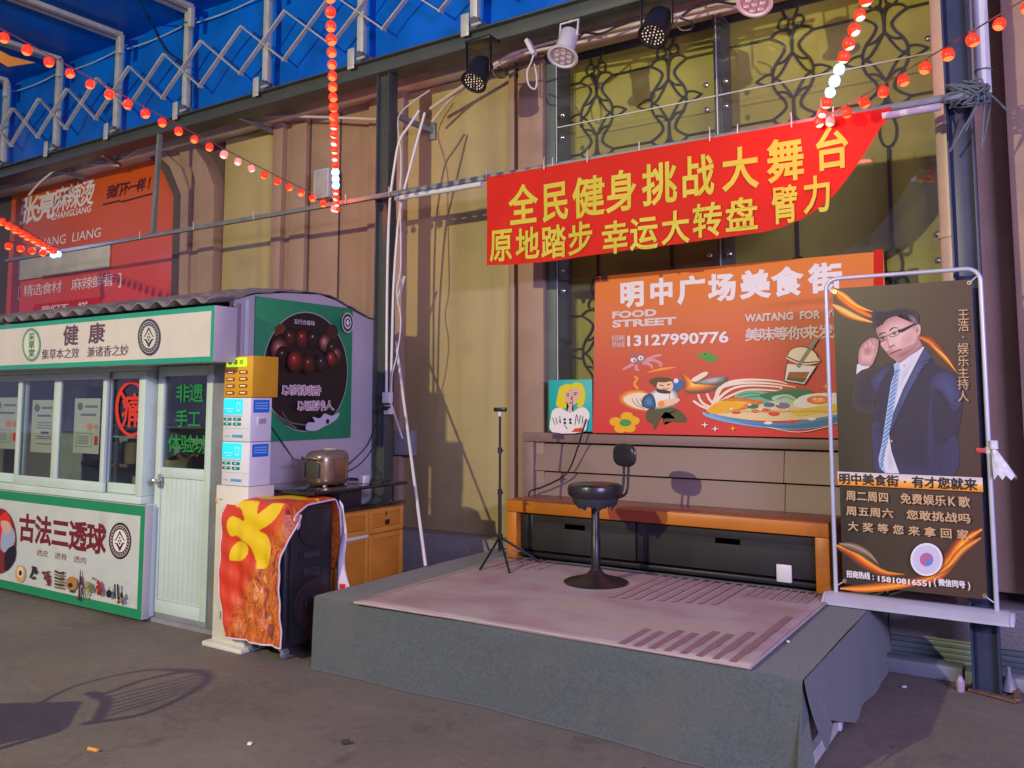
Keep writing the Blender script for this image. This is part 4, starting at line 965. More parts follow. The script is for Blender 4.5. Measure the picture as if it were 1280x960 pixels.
for x, z in ((u0 + .012, v1 - .02), (u1 - .012, v1 - .02), (u0 + .012, v0 + .02), (u1 - .012, v0 + .02)):
    a = M(); a.lathe([(.006, 0), (.012, 0), (.012, .003), (.006, .003)], (x, HP - .006, z), mat('brass_eyelet', (.6, .5, .3), .3, metal=.8, var=0), 12, (0, -1, 0), caps=False)
    xe = xl if x < (xl + xr) / 2 else xr; a.tube([(x, HP - .006, z), (xe, SY, z + (.05 if z > 1 else -.04))], .003, m_white, 5); a.build('eyelet_tie', hb)
# plastic bag tied to the stand
bagc = at(1238, 563, Y=SY)
bag = thing('plastic_bag', 'small thin white plastic bag knotted to the right tube of the poster stand', 'bag', tuple(bagc))
m_bag = mat('thin_plastic', (.62, .62, .68), .3, var=.2, scale=30)
P = []
for i in range(9):
    t = i / 8; c = bagc + Vector((.02 + .05 * t, -.03, .01 - .15 * t)); r = .008 + .046 * t ** .8
    P.append([c + Vector((r * cos(2 * pi * k / 16) * (1 + .18 * sin(5 * k)), .5 * r * sin(2 * pi * k / 16), .014 * sin(3.3 * k) * t)) for k in range(17)])
M().grid(P, m_bag).build('pouch', bag)
P = [[bagc + Vector((.02 + .02 * cos(k * pi / 5), -.03 + .015 * sin(k * pi / 5), .01 + .045 * i)) for k in range(11)] for i in range(2)]
M().grid(P, m_bag).build('knot', bag)
a = M(); a.lathe([(.0, -.018), (.017, -.018), (.018, 0), (.017, .018), (0, .018)], (xr, SY, bagc.z), m_white, 14); a.box((xr - .06, SY - .012, bagc.z - .014), (xr - .017, SY + .01, bagc.z + .012), ink('tie_red', (190, 60, 60)), .002); a.build('tie_band', bag)

# ------------------------------------------------------------------ shop sign in the arch
GY = 6.10
gp = Plane('Y', GY)
sg = thing('shop_sign', 'large orange to red restaurant sign with white lettering inside the chamfered arch', 'sign', (-10, GY, 3.2))
z_t = gp.px(150, 204)[1]; z_b = gp.px(100, 400)[1]
m_sgn = ramp_mat('shop_sign_print', 'Z', z_b - 3.2, z_t - 3.2, [(0, lin((216, 54, 56))), (.3, lin((208, 76, 58))), (.62, lin((200, 82, 34))), (1, lin((206, 90, 20)))], .35, .08, 1)
xx = gp.px(12, 300)[0]
out = [(xx, 2.0), (xx, z_t + .12), (gp.px(190, 193)[0], z_t + .12)] + [gp.px(*p) for p in ((205, 212), (219, 244))] + [(gp.px(219, 244)[0], 2.0)]
a = M(); a.prism([gp.p(u, v) for u, v in out], (0, .014, 0), m_sgn); a.build('panel', sg)
A = Art(gp, .002)
A.text('张亮', 26, 243, 70, 283, m_wht, .028, uvbox=(gp.px(24, 270)[0], gp.px(28, 248)[1], gp.px(68, 258)[0], gp.px(28, 280)[1]), skew=.14)
A.text('麻辣烫', 0, 0, 0, 0, m_wht, .02, uvbox=(gp.px(67, 250)[0], gp.px(70, 235)[1], gp.px(117, 235)[0], gp.px(70, 265)[1]), skew=.14)
A.text('ZHANGLIANG', 0, 0, 0, 0, m_wht, .02, per=False, uvbox=(gp.px(64, 275)[0], gp.px(66, 267)[1], gp.px(113.5, 262)[0], gp.px(66, 275)[1]), skew=.14)
A.text('ZHANG  LIANG', 0, 0, 0, 0, m_wht, 0, per=False, uvbox=(gp.px(42, 300)[0], gp.px(60, 297)[1], gp.px(126, 290)[0], gp.px(60, 308)[1]), skew=.1)
A.text('[精选食材 麻辣鲜香]', 0, 0, 0, 0, m_wht, 0, uvbox=(gp.px(19, 362)[0], gp.px(30, 357)[1], gp.px(157, 350)[0], gp.px(30, 371)[1]))
pill = [gp.px(*p) for p in ((42, 381), (128, 371))]; pz0 = gp.px(42, 405)[1]
A.uv([(pill[0][0], pz0), (pill[1][0], pz0), (pill[1][0], pill[1][1] - .05), (pill[1][0] - .05, pill[1][1]), (pill[0][0] + .05, pill[1][1]), (pill[0][0], pill[1][1] - .05)], ink('deep_red', (196, 28, 30)))
A.text('我们不一样', 0, 0, 0, 0, m_wht, .01, uvbox=(gp.px(52, 390)[0], gp.px(52, 383)[1], gp.px(110, 380)[0], gp.px(52, 393)[1]))
scr = ink('scrawl', (78, 26, 24))
A.text('我们不一样!', 0, 0, 0, 0, scr, .03, uvbox=(gp.px(133, 245)[0], gp.px(135, 233)[1], gp.px(191, 225)[0], gp.px(135, 248)[1]), skew=.22)
A.line([(129, 256), (150, 251), (152, 252.5), (191, 242)], 2.2, scr, 0)
A.build('lettering', sg)
wz1 = gp.px(27, 322)[1]; wz0 = gp.px(27, 351)[1]
a = M(); a.box((gp.px(25, 340)[0], GY - .03, wz0), (gp.px(139, 320)[0], GY - .004, wz1), mat('pale_board', (.48, .45, .36), .5, var=.12, scale=5), .01); a.build('blank_panel', sg)

# ------------------------------------------------------------------ market stall
SX0, SX1, SF, SB = -9.6, -4.93, 3.98, 5.44
stl = thing('market_stall', 'white market stall with sliding windows, glazed door and grey tiled roof', 'stall', (-7, 4.5, 0))
def part(nm, fn, par=None):
    a = M(); fn(a); return a.build(nm, par or stl)
def gable(y):
    K = [(3.54, 2.257), (3.91, 2.333), (4.17, 2.415), (4.45, 2.455), (4.81, 2.48), (4.99, 2.45), (5.274, 2.36), (5.557, 2.288)]
    for (a, b), (c, d) in zip(K, K[1:]):
        if y <= c: return b + (d - b) * (y - a) / (c - a)
    return K[-1][1]
ys = [SF, 4.17, 4.45, 4.81, 4.99, 5.274, SB]
part('side_wall', lambda a: a.prism([(SX1 - .05, y, z) for y, z in [(SF, 0.03), (SB, 0.03)] + [(y, gable(y) - .03) for y in reversed(ys)]], (.05, 0, 0), m_lav))
part('back_wall', lambda a: a.box((SX0, SB - .05, .03), (SX1 - .052, SB, gable(SB) - .04), mat('stall_inner', (.48, .54, .54), .6, var=.15), 0))
part('end_wall', lambda a: a.box((SX0 - .05, SF, .03), (SX0 - .002, SB, 2.2), m_lav, 0))
part('stall_floor', lambda a: a.box((SX0, SF - .06, 0), (SX1 - .052, SB - .052, .028), m_lavd, 0))
part('corner_trim', lambda a: (a.box((SX1 + .001, SF - .02, .03), (SX1 + .03, SF + .04, 2.30), m_lavd, .004), a.box((SX1 + .001, 4.07, 1.2), (SX1 + .012, 4.105, 2.34), m_upvc, .003)))
wx = lambda x, y=520, Y=3.90: at(x, y, Y=Y).x
part('front_panel', lambda a: a.box((SX0, 3.905, .03), (wx(193), SF - .002, .842), m_upvc, 0))
part('lintel', lambda a: a.box((SX0, 3.90, 1.90), (SX1 - .052, SF + .03, 2.24), m_lavd, 0))
# roof of resin tiles
P = []
RXa = SX0 - .2; RXB = lambda y: -4.645 if y < 3.80 else -4.912
nx = 480
yy = [3.555 + (5.44 - 3.555) * i / 28 for i in range(29)]
for i, y in enumerate(yy):
    row = []
    for j in range(nx + 1):
        x = RXa + (RXB(y) - RXa) * j / nx; tw = (x / .205) % 1; tri_ = min(1, max(0, abs(tw - .5) * 3.2 - .3)); stp = .014 * ((i % 4) / 4)
        row.append(Vector((x, y - (.0 if i else .0), gable(y) - .012 + .040 * (1 - tri_) * (1 if (y < 3.8 or j < nx - 14) else .25) - stp)))
    P.append(row)
rf = M().grid(P, m_roof).build('roof', stl, solid=.008)
# fascia
fy = 3.58
fz1, fz0 = at(264, 382, Y=fy).z, at(264, 452, Y=fy).z; fxr = at(268, 415, Y=fy).x
fa = M(); fa.box((SX0, fy, fz0), (fxr, 3.76, fz1), m_lav, .003); fa = fa.build('fascia', stl)
fp = Plane('Y', fy)
A = Art(fp, .001)
A.uv([(SX0, fz0), (fxr - .002, fz0), (fxr - .002, fz1), (SX0, fz1)], m_teal)
A.uv([(SX0, fz0 + .035), (fxr - .035, fz0 + .035), (fxr - .035, fz1 - .035), (SX0, fz1 - .035)], m_cream)
A.build('fascia_sheet', fa)
def emblem(A, cx, cy, rx, ry, dark, pale):
    A.ell(cx, cy, rx, ry, dark); A.ell(cx, cy, rx * .86, ry * .86, pale); A.ell(cx, cy, rx * .83, ry * .83, dark)
    A.ell(cx, cy, rx * .62, ry * .62, pale)
    for k in range(26):
        t = 2 * pi * k / 26; A.ell(cx + rx * .73 * cos(t), cy + ry * .73 * sin(t), rx * .035, ry * .05, pale, n=6); A.o -= A.st
    A.up()
    q = lambda L: [(cx + x * rx, cy + y * ry) for x, y in L]
    A.poly(q([(-.48, -.02), (-.34, -.02), (0, -.40), (.34, -.02), (.48, -.02), (.34, -.12), (0, -.56), (-.34, -.12)]), dark)
    A.poly(q([(-.48, .10), (-.3, .10), (-.2, .12), (0, .34), (.2, .12), (.3, .10), (.48, .10), (.3, .20), (0, .58), (-.3, .20)]), dark)
    for x, y in ((0, -.16), (-.10, 0), (.10, 0), (0, .14)): A.ell(cx + x * rx, cy + y * ry, rx * .06, ry * .06, dark, n=10)
A = Art(fp, .004)
plum = ink('plum_letter', (92, 62, 82))
A.char('健', 89, 419, 17, 23, plum, .02); A.char('康', 121.5, 416.5, 18, 23, plum, .02)
tline(A, '集草本之效 兼诸香之妙', 53, 437, 449.5, 161, plum, .0, .95)
A.ell(40, 431, 11.5, 21, ink('sage', (88, 148, 128))); A.ell(40, 431, 9.5, 17.5, m_cream); A.ell(40, 431, 8.3, 15.5, ink('pale_sage', (198, 208, 180)))
for ch, y in (('采', 421), ('草', 431), ('堂', 441)): A.char(ch, 40.5, y, 7, 9, ink('forest', (38, 92, 66)), .02)
emblem(A, 187.5, 421.5, 14, 23, ink('slate_ink', (56, 58, 74)), m_cream)
A.build('fascia_lettering', fa)
# lower board
by = 3.84; bp_ = Plane('Y', by); bxr = at(179.5, 700, Y=by).x
bb = M(); bb.box((SX0, by, .025), (bxr, 3.903, .838), m_lav, .002); bb = bb.build('lower_board', stl)
A = Art(bp_, .001); A.uv([(SX0, .027), (bxr - .002, .027), (bxr - .002, .836), (SX0, .836)], m_green)
m_pap = mat('ink_wash_paper', (.53, .58, .54), .45, var=.05, scale=4, dirt=(.40, .41, .40), dscale=2.2, dlo=.56, dhi=.74)
A.uv([(SX0, .095), (bxr - .055, .095), (bxr - .055, .762), (SX0, .762)], m_pap); A.build('board_sheet', bb)
A = Art(bp_, .0025)
tline(A, '古法三透球', 25, 642, 675, 132.5, ink('brick_letter', (112, 28, 32)), .035, .95)
tline(A, '透皮 透骨 透肉', 46, 686, 694, 109, ink('brick_letter', (112, 28, 32)), .0, .95)
emblem(A, 150.5, 676, 14, 23, ink('aubergine', (62, 26, 34)), c_w)
A.ell(0, 676, 21.5, 41, ink('photo_brown', (120, 40, 34))); A.poly([(0, 650), (10, 640), (16, 660), (12, 676), (4, 684), (-2, 690)], c_rd, 3); A.poly([(6, 656), (17, 660), (20, 676), (10, 690), (2, 684)], ink('photo_cloth', (150, 166, 190)), 3); A.poly([(8, 690), (20, 682), (20, 700), (8, 714)], m_blk, 3); A.poly([(2, 652), (12, 652), (16, 662), (8, 668)], skin, 3)
hc = [ink('herb_tan', (196, 160, 104)), ink('herb_black', (44, 38, 36)), ink('herb_red', (120, 34, 36)), ink('herb_olive', (120, 116, 52)), ink('herb_ochre', (170, 122, 52)), ink('herb_wine', (84, 28, 34)), ink('herb_sage', (150, 146, 96)), ink('herb_chili', (160, 44, 32)), m_blk, ink('herb_dark', (60, 44, 30))]
rnd = random.Random(3)
A.ell(27, 717, 6.5, 11, hc[0]); A.ell(27, 715, 4, 7, ink('herb_cream', (222, 206, 172))); A.ell(27, 716, 2, 3.5, hc[1])
for k in range(9): A.line([(44 + rnd.uniform(-5, 5), 716 + rnd.uniform(-9, 9)), (44 + rnd.uniform(-5, 5), 716 + rnd.uniform(-9, 9))], 2.4, hc[1], 0)
for k in range(8): A.line([(59 + rnd.uniform(-7, 7), 722 + rnd.uniform(-10, 10)), (59 + rnd.uniform(-7, 7), 722 + rnd.uniform(-10, 10))], 1.8, hc[2], 0)
for k in range(6): A.line([(71, 713 + k * 4), (77, 716 + k * 3.6), (83, 715 + k * 4)], 2.4, hc[3 if k % 2 else 9], 3)
A.ell(92.5, 729, 7, 9, hc[4]); A.ell(91, 731, 3, 3, hc[1]); A.poly([(90, 737), (96, 737), (95, 740), (91, 740)], hc[9])
A.line([(104, 712), (103, 730), (102, 750)], (1, 3), hc[5]); A.line([(104, 720), (106, 735), (109, 748)], (3, 1), hc[5])
for k in range(26): A.ell(115 + rnd.gauss(0, 2.6), 733 + rnd.gauss(0, 5.5), 1.5, 2, hc[6 if k % 3 else 3], n=8)
for k in range(12): A.ell(130.5 + rnd.gauss(0, 2.2), 736 + rnd.gauss(0, 4), 2.2, 3, hc[7 if k % 3 else 2], n=8)
A.ell(142, 741, 3.6, 5, hc[8]); A.line([(142, 737), (142.5, 732)], .8, hc[8], 0)
for x in (149.5, 153): A.line([(x, 729), (x + .5, 747)], 2, hc[8], 0)
for k in range(14): A.ell(157 + rnd.gauss(0, 3), 747 + rnd.gauss(0, 3.5), 1.7, 2.3, hc[9 if k % 3 else 4], n=8)
A.build('board_lettering', bb)
# sliding windows
wf = M(); zlo, zhi = .842, 1.885
xR0, xR1 = wx(178), wx(186)
wf.box((SX0, 3.86, zlo), (xR1, 3.975, zlo + .055), m_upvc, .004); wf.box((SX0, 3.86, zhi - .05), (xR1, 3.975, zhi), m_upvc, .004)
wf.box((xR0, 3.862, zlo + .056), (xR1, 3.975, zhi - .051), m_upvc, .004); wf = wf.build('window_frame', stl)
m_sg = glass_mat('stall_glass', (.86, .90, .90), 1.5)
def sash(x0, x1, y, mid=None):
    z0, z1 = zlo + .058, zhi - .053; w_ = .05
    f = M(); f.box((x0, y, z0), (x1, y + .028, z0 + .075), m_upvc, .003); f.box((x0, y, z1 - .055), (x1, y + .028, z1), m_upvc, .003)
    f.box((x0, y, z0 + .0755), (x0 + w_, y + .028, z1 - .0555), m_upvc, .003); f.box((x1 - w_, y, z0 + .0755), (x1, y + .028, z1 - .0555), m_upvc, .003)
    if mid: f.box((mid - .045, y, z0 + .0755), (mid + .045, y + .028, z1 - .0555), m_upvc, .003)
    f = f.build('window_sash', stl)
    M().box((x0 + .03, y + .011, z0 + .05), (x1 - .03, y + .016, z1 - .04), m_sg, 0).build('glass_pane', f)
    return f
xa_, xb_, xc_ = wx(25), wx(74), wx(136)
sash(xa_ + .0, xc_, 3.872, xb_)
sash(xc_ - .06, xR0 + .03, 3.915)
sash(xa_ - 1.55, xa_ + .06, 3.915, xa_ - .78)
gl_y = 3.921
A = Art(Plane('Y', gl_y), .004); nr_ = ink('neon_red', (214, 52, 24))
rng = [(165 + 18.5 * cos(2 * pi * k / 40), 511 + 33 * sin(2 * pi * k / 40)) for k in range(41)]; A.line(rng, 3.8, nr_, 0); A.line([(151, 489), (178, 534)], 3.5, nr_, 0); A.char('痛', 167, 513, 25, 42, nr_, .012); A.build('window_marking', stl)
# door
dX0, dX1, dY = at(201, 457, Y=SF).x + .02, at(271, 455, Y=SF).x, SF - .03
dr = M(); dz0, dz1, zm0, zm1 = .06, 1.865, 1.04, 1.115
dr.box((dX0, dY, dz0), (dX0 + .065, dY + .04, dz1), m_upvc, .004); dr.box((dX1 - .065, dY, dz0), (dX1, dY + .04, dz1), m_upvc, .004)
dr.box((dX0 + .066, dY, dz1 - .075), (dX1 - .066, dY + .04, dz1), m_upvc, .004); dr.box((dX0 + .066, dY, zm0), (dX1 - .066, dY + .04, zm1), m_upvc, .004); dr.box((dX0 + .066, dY, dz0), (dX1 - .066, dY + .04, dz0 + .09), m_upvc, .004)
dr = dr.build('door', stl)
f = M(); nb_ = 9
for i in range(nb_):
    xa = dX0 + .068 + (dX1 - dX0 - .136) * i / nb_; xb = dX0 + .068 + (dX1 - dX0 - .136) * (i + 1) / nb_ - .0008
    f.box((xa, dY + .014, dz0 + .092), (xb, dY + .03, zm0 - .002), m_upvc, .0012)
f.build('door_panel', dr)
M().box((dX0 + .067, dY + .018, zm1 + .001), (dX1 - .067, dY + .024, dz1 - .076), m_sg, 0).build('door_glass', dr)
A = Art(Plane('Y', dY + .018), .003); ng = ink('marker_green', (16, 136, 54))
A.text('非遗', 221, 480, 254, 502.5, ng, .010); A.text('手工', 220, 512.5, 251, 534.5, ng, .010); A.text('体验坊', 211, 543, 260, 567, ng, .010); A.build('door_lettering', dr)
q = at(197, 601, Y=dY - .02); f = M(); m_chr = MATS['chrome']
f.box((q.x - .02, dY - .008, q.z - .05), (q.x + .03, dY - .001, q.z + .05), m_chr, .003); f.lathe([(0, 0), (.015, 0), (.012, .03), (.026, .045), (.028, .06), (.018, .07), (0, .072)], (q.x + .005, dY - .008, q.z), m_chr, 20, (0, -1, 0), caps=False); f.tube([(q.x - .07, dY - .03, q.z - .005), (q.x + .04, dY - .045, q.z + .01)], .009, m_chr, 10); f.build('handle', dr)
part('door_frame', lambda a: (a.box((dX1 + .004, SF - .02, .03), (SX1 - .001, SF + .05, 1.9), m_alu, .003), a.box((dX0 - .05, SF - .02, .03), (dX0 - .004, SF + .05, 1.9), m_alu, .003), a.box((dX0 - .003, SF - .025, .0), (dX1 + .003, SF + .05, .058), m_alu, .004)))
# inside the stall
def inner(nm, lab, cat, fn, loc):
    t = thing(nm, lab, cat, loc); fn(t); return t
m_in = mat('inner_grey', (.40, .46, .48), .6, var=.2); m_in2 = mat('inner_brown', (.25, .19, .12), .6, var=.3, scale=8); m_in3 = mat('inner_olive', (.20, .18, .07), .5, var=.3, scale=6)
def shelf(t):
    for z in (.55, .95, 1.35): M().box((-8.6, 5.05, z), (-6.0, 5.36, z + .03), m_in2, .003).build('shelf_board', t)
    for x in (-8.58, -7.3, -6.03): M().box((x - .02, 5.06, .03), (x + .02, 5.35, 1.75), m_in, .003).build('upright', t)
inner('display_shelf', 'dim brown display shelf along the back inside the market stall', 'shelf', shelf, (-7.3, 5.2, .03))
def chair_in(t):
    M().box((-6.95, 4.55, .44), (-6.5, 5.0, .49), m_in, .02).build('seat', t)
    f = M(); f.prism([(-6.95, 4.98, .52), (-6.5, 4.98, .52), (-6.46, 5.03, 1.12), (-6.99, 5.03, 1.12)], (0, .03, 0), m_black); f.build('backrest', t)
    for x in (-6.92, -6.53):
        for y in (4.58, 4.97): M().tube([(x, y, .03), (x, y, .44)], .015, m_blackm, 8).build('leg', t)
inner('chair', 'dark chair seen through the third stall window', 'chair', chair_in, (-6.7, 4.8, .03))
def sack(t):
    P = [[Vector((-6.1 + (.27 - .10 * (i / 8) ** 2) * cos(2 * pi * k / 20) * (1 + .08 * sin(3 * k)), 4.45 + .22 * sin(2 * pi * k / 20), .6 + .55 * i / 8 + .02 * sin(k))) for k in range(21)] for i in range(9)]
    M().grid(P, m_in3).build('sack_body', t); M().box((-6.45, 4.15, .03), (-5.83, 4.75, .59), m_in2, .01).build('crate', t)
inner('sack', 'bulging olive sack standing behind the red marked stall window', 'sack', sack, (-6.1, 4.45, .03))
for i, (x, z, c) in enumerate(((-8.3, .98, m_in), (-7.9, .98, m_in2), (-7.55, .98, m_white), (-7.1, .98, m_in), (-8.1, 1.38, m_in2), (-7.6, 1.38, m_in), (-6.6, 1.38, m_in3))):
    t = thing('storage_jar', ['pale jar', 'brown jar', 'white jar', 'grey jar', 'brown upper jar', 'grey upper jar', 'olive upper jar'][i] + ' on the dim shelf inside the stall', 'jar', (x, 5.2, z), 'jars on the shelf in the stall')
    M().lathe([(0, 0), (.09, 0), (.095, .02), (.095, .18), (.07, .21), (0, .21)], (x, 5.2, z + .001), c, 20).build('jar_body', t); M().lathe([(0, 0), (.07, 0), (.07, .035), (0, .035)], (x, 5.2, z + .2115), m_black, 20).build('lid', t)
for i, (x0, y0, x1, y1, lab) in enumerate(((-8, 497, 24.5, 560, 'white notice sheet taped inside the first stall window'), (41, 500, 69, 565, 'plain lined notice sheet taped inside the second stall window'), (94, 498, 126, 566, 'notice sheet with an orange mark inside the third stall window'))):
    yP = 3.902 if i else 3.935
    p_ = Plane('Y', yP); a0, b1 = p_.px(x0, y0); a1 = p_.px(x1, y0)[0]; b0_ = p_.px(x0, y1)[1]
    t = thing('notice_sheet', lab, 'notice', (a0, yP, b0_), 'notice sheets in the stall windows')
    M().box((a0, yP, b0_), (a1, yP + .002, b1), mat('notice_paper', (.56, .56, .44), .6, var=.03), 0).build('paper', t)
    A = Art(p_, .0008); W_, H_ = a1 - a0, b1 - b0_; gi = ink('notice_grey', (110, 116, 120)); gb = ink('notice_blue', (60, 120, 160))
    R_ = lambda fx0, fz0, fx1, fz1, m: A.uv([(a0 + fx0 * W_, b0_ + fz0 * H_), (a0 + fx1 * W_, b0_ + fz0 * H_), (a0 + fx1 * W_, b0_ + fz1 * H_), (a0 + fx0 * W_, b0_ + fz1 * H_)], m)
    cxp = x0 + (x1 - x0) * .2; A.ell(cxp, y0 + 10, 3.5, 5, gi, n=16)
    R_(.42, .83, .9, .87, gi); R_(.25, .68, .85, .72, gb if i == 1 else gi)
    if i == 1:
        for z in (.56, .51, .46, .30, .26, .16): R_(.25, z, .9, z + .015, gi)
        R_(.45, .36, .8, .40, gb)
    else:
        A.ell(x0 + (x1 - x0) * .58, y0 + (y1 - y0) * .52, 3.8, 4.2, ink('notice_orange', (226, 140, 70)), n=18); A.ell(x0 + (x1 - x0) * .82, y0 + (y1 - y0) * .52, 2.5, 3.6, ink('notice_orange', (226, 140, 70)), n=14)
        for z in (.36, .12): R_(.12, z, .74, z + .008, gi)
        R_(.12, .12, .13, .36, gi); R_(.73, .12, .74, .36, gi); R_(.84, .16, .95, .32, c_rd)
        for z in (.30, .26, .22, .18): R_(.2, z, .6, z + .012, gi)
    A.build('print', t)

# bead poster on the side wall of the stall
sp = Plane('X', SX1 + .012)
bd = thing('bead_poster', 'green panel with a dark oval picture of a bead bracelet on the stall side wall', 'poster', (SX1 + .012, 4.65, 1.85))
ya, zt2 = sp.px(320, 370); yb = sp.px(441, 391)[0]; zb2 = sp.px(439, 547)[1]
M().box((SX1 + .001, ya, zb2), (SX1 + .012, yb, zt2), m_green, .001).build('panel', bd)
C8 = lambda x, y: sp.px(260 + x / 3.31, 350 + y / 3.31)
A = Art(sp, .001, .0004)
eL = C8(225, 400)[0]; eR = C8(578, 400)[0]; eT = C8(415, 132)[1]; eB = C8(405, 628)[1]; ec = ((eL + eR) / 2, (eT + eB) / 2); er = ((eR - eL) / 2, (eT - eB) / 2)
EL = lambda k, n=64: [(ec[0] + er[0] * k * cos(2 * pi * i / n), ec[1] + er[1] * k * sin(2 * pi * i / n)) for i in range(n)]
A.uv(EL(1.0), ink('silver_line', (170, 170, 168))); A.uv(EL(.985), ink('bead_black', (30, 18, 20)))
def bl_(x, y, r, m): A.uv([(C8(x, y)[0] + r * .00335 * cos(2 * pi * i / 28), C8(x, y)[1] + r * .0034 * sin(2 * pi * i / 28)) for i in range(28)], m)
bl_(300, 215, 18, ink('warm_bokeh', (96, 52, 34))); bl_(515, 215, 18, ink('bead_brown_glow', (70, 34, 24)))
for x, y, r, c in ((305, 265, 25, (40, 34, 40)), (340, 240, 25, (92, 36, 28)), (390, 243, 25, (140, 44, 34)), (435, 245, 25, (44, 30, 34)), (480, 262, 22, (196, 122, 112)), (290, 288, 28, (190, 104, 96)), (510, 285, 22, (40, 36, 44)), (525, 310, 19, (176, 98, 96)), (503, 328, 22, (170, 52, 44)), (302, 312, 22, (36, 26, 32)), (462, 345, 22, (52, 42, 56)), (408, 350, 25, (104, 34, 28)), (350, 336, 27, (168, 40, 34))):
    
    for kk in range(5):
        t_ = kk / 4; cc_ = tuple(int(v * (.32 + .66 * t_)) for v in c); bl_(x - r * .22 * t_, y - r * .32 * t_, r * (1 - .72 * t_) * .93, ink('bead_%d_%d_%d' % cc_, tuple(min(255, v) for v in cc_), .3))
    bl_(x - r * .28, y - r * .45, r * .10, ink('bead_glint', (190, 170, 165)))
flw = [C8(*p) for p in ((392, 618), (400, 590), (430, 588), (420, 566), (450, 572), (470, 552), (500, 562), (530, 548), (524, 570), (500, 590), (470, 605), (430, 624))]; A.uv(smooth(flw, 3), ink('petal', (190, 190, 196))); bl_(482, 585, 6, ink('star_anise', (80, 30, 30)))
for L in ([(275, 560), (330, 590), (390, 600)], [(262, 545), (300, 585), (350, 612)], [(290, 545), (310, 575), (330, 600)]):
    P_ = spline([C8(*p) for p in L], 5)
    for i in range(len(P_) - 1): A.uv([P_[i] + Vector((0, .006)), P_[i + 1] + Vector((0, .005)), P_[i + 1] - Vector((0, .005)), P_[i] - Vector((0, .006))], ink('rosemary', (96, 104, 92)))
A.text('五行合香珠', 0, 0, 0, 0, c_w, 0, uvbox=(*C8(338, 162), C8(425, 170)[0], C8(338, 182)[1]))
for off, m, o in ((.05, c_w, 0), (0, ink('magenta_ink', (150, 40, 96)), .0006)):
    A.text('以药制香', 0, 0, 0, 0, m, off, fill=.98 + 4 * (off > .02) * .02, uvbox=(C8(288, 440)[0], C8(288, 434)[1], C8(448, 450)[0], C8(288, 476)[1]))
    A.text('以香养人', 0, 0, 0, 0, m, off, fill=.98 + 4 * (off > .02) * .02, uvbox=(C8(352, 510)[0], C8(352, 500)[1], C8(502, 510)[0], C8(352, 540)[1]))
ce = C8(560, 178)
for r, m in ((.066, c_w), (.060, ink('slate_ink', (56, 58, 74))), (.040, c_w), (.030, ink('slate_ink', (56, 58, 74)))): A.uv([(ce[0] + r * cos(2 * pi * i / 32), ce[1] + r * 1.25 * sin(2 * pi * i / 32)) for i in range(32)], m)
A.uv([(ce[0] - .02, ce[1]), (ce[0], ce[1] - .03), (ce[0] + .02, ce[1]), (ce[0], ce[1] + .03)], c_w)
A.build('print', bd)

# ------------------------------------------------------------------ power bank cabinets stacked on a stand
CY0 = 3.775; cx0, cx1 = at(279, 520, Y=CY0).x, at(313, 520, Y=CY0).x; CY1 = 3.955
zz = [at(300, y, Y=CY0).z for y in (608, 552.5, 497, 445)]
m_cab = mat('cabinet_white', (.66, .67, .68), .35, var=.03); m_caby = mat('cabinet_amber', (.62, .32, .015), .35, var=.04)
scr_c = mat('cyan_screen', (.0, .3, .4), .3, var=0, emit=(.02, .62, .95), estr=1.0); scr_g = mat('lime_screen', (.3, .4, .0), .3, var=0, emit=(.52, .85, .04), estr=.9)
pst = thing('cabinet_stand', 'tall cream pedestal carrying the stacked power bank cabinets by the stall door', 'stand', ((cx0 + cx1) / 2, CY0, 0))
a = M(); a.box((cx0 - .035, CY0 - .01, .031), (cx1 + .01, CY1 + .03, zz[0] - .001), m_cream if 0 else mat('pedestal_cream', (.66, .63, .52), .4, var=.04), .005); a.build('column', pst)
a = M(); a.box((cx0 - .085, CY0 - .05, 0), (cx1 + .03, CY1 + .04, .030), mat('pedestal_cream', (.66, .63, .52)), .006); a.build('foot', pst)
A = Art(Plane('Y', CY0 - .01), .001); A.char('8', 277, 769, 9, 13, ink('mint', (40, 160, 120)), .03)
A.text('8', 268, 720, 274, 726, ink('mint', (40, 160, 120)), .0) if 0 else None
A.line([(270, 623), (271.5, 629)], 2, c_o, 0); A.line([(274, 624), (278, 624)], 1.4, ink('mint', (40, 160, 120)), 0); A.build('print', pst)
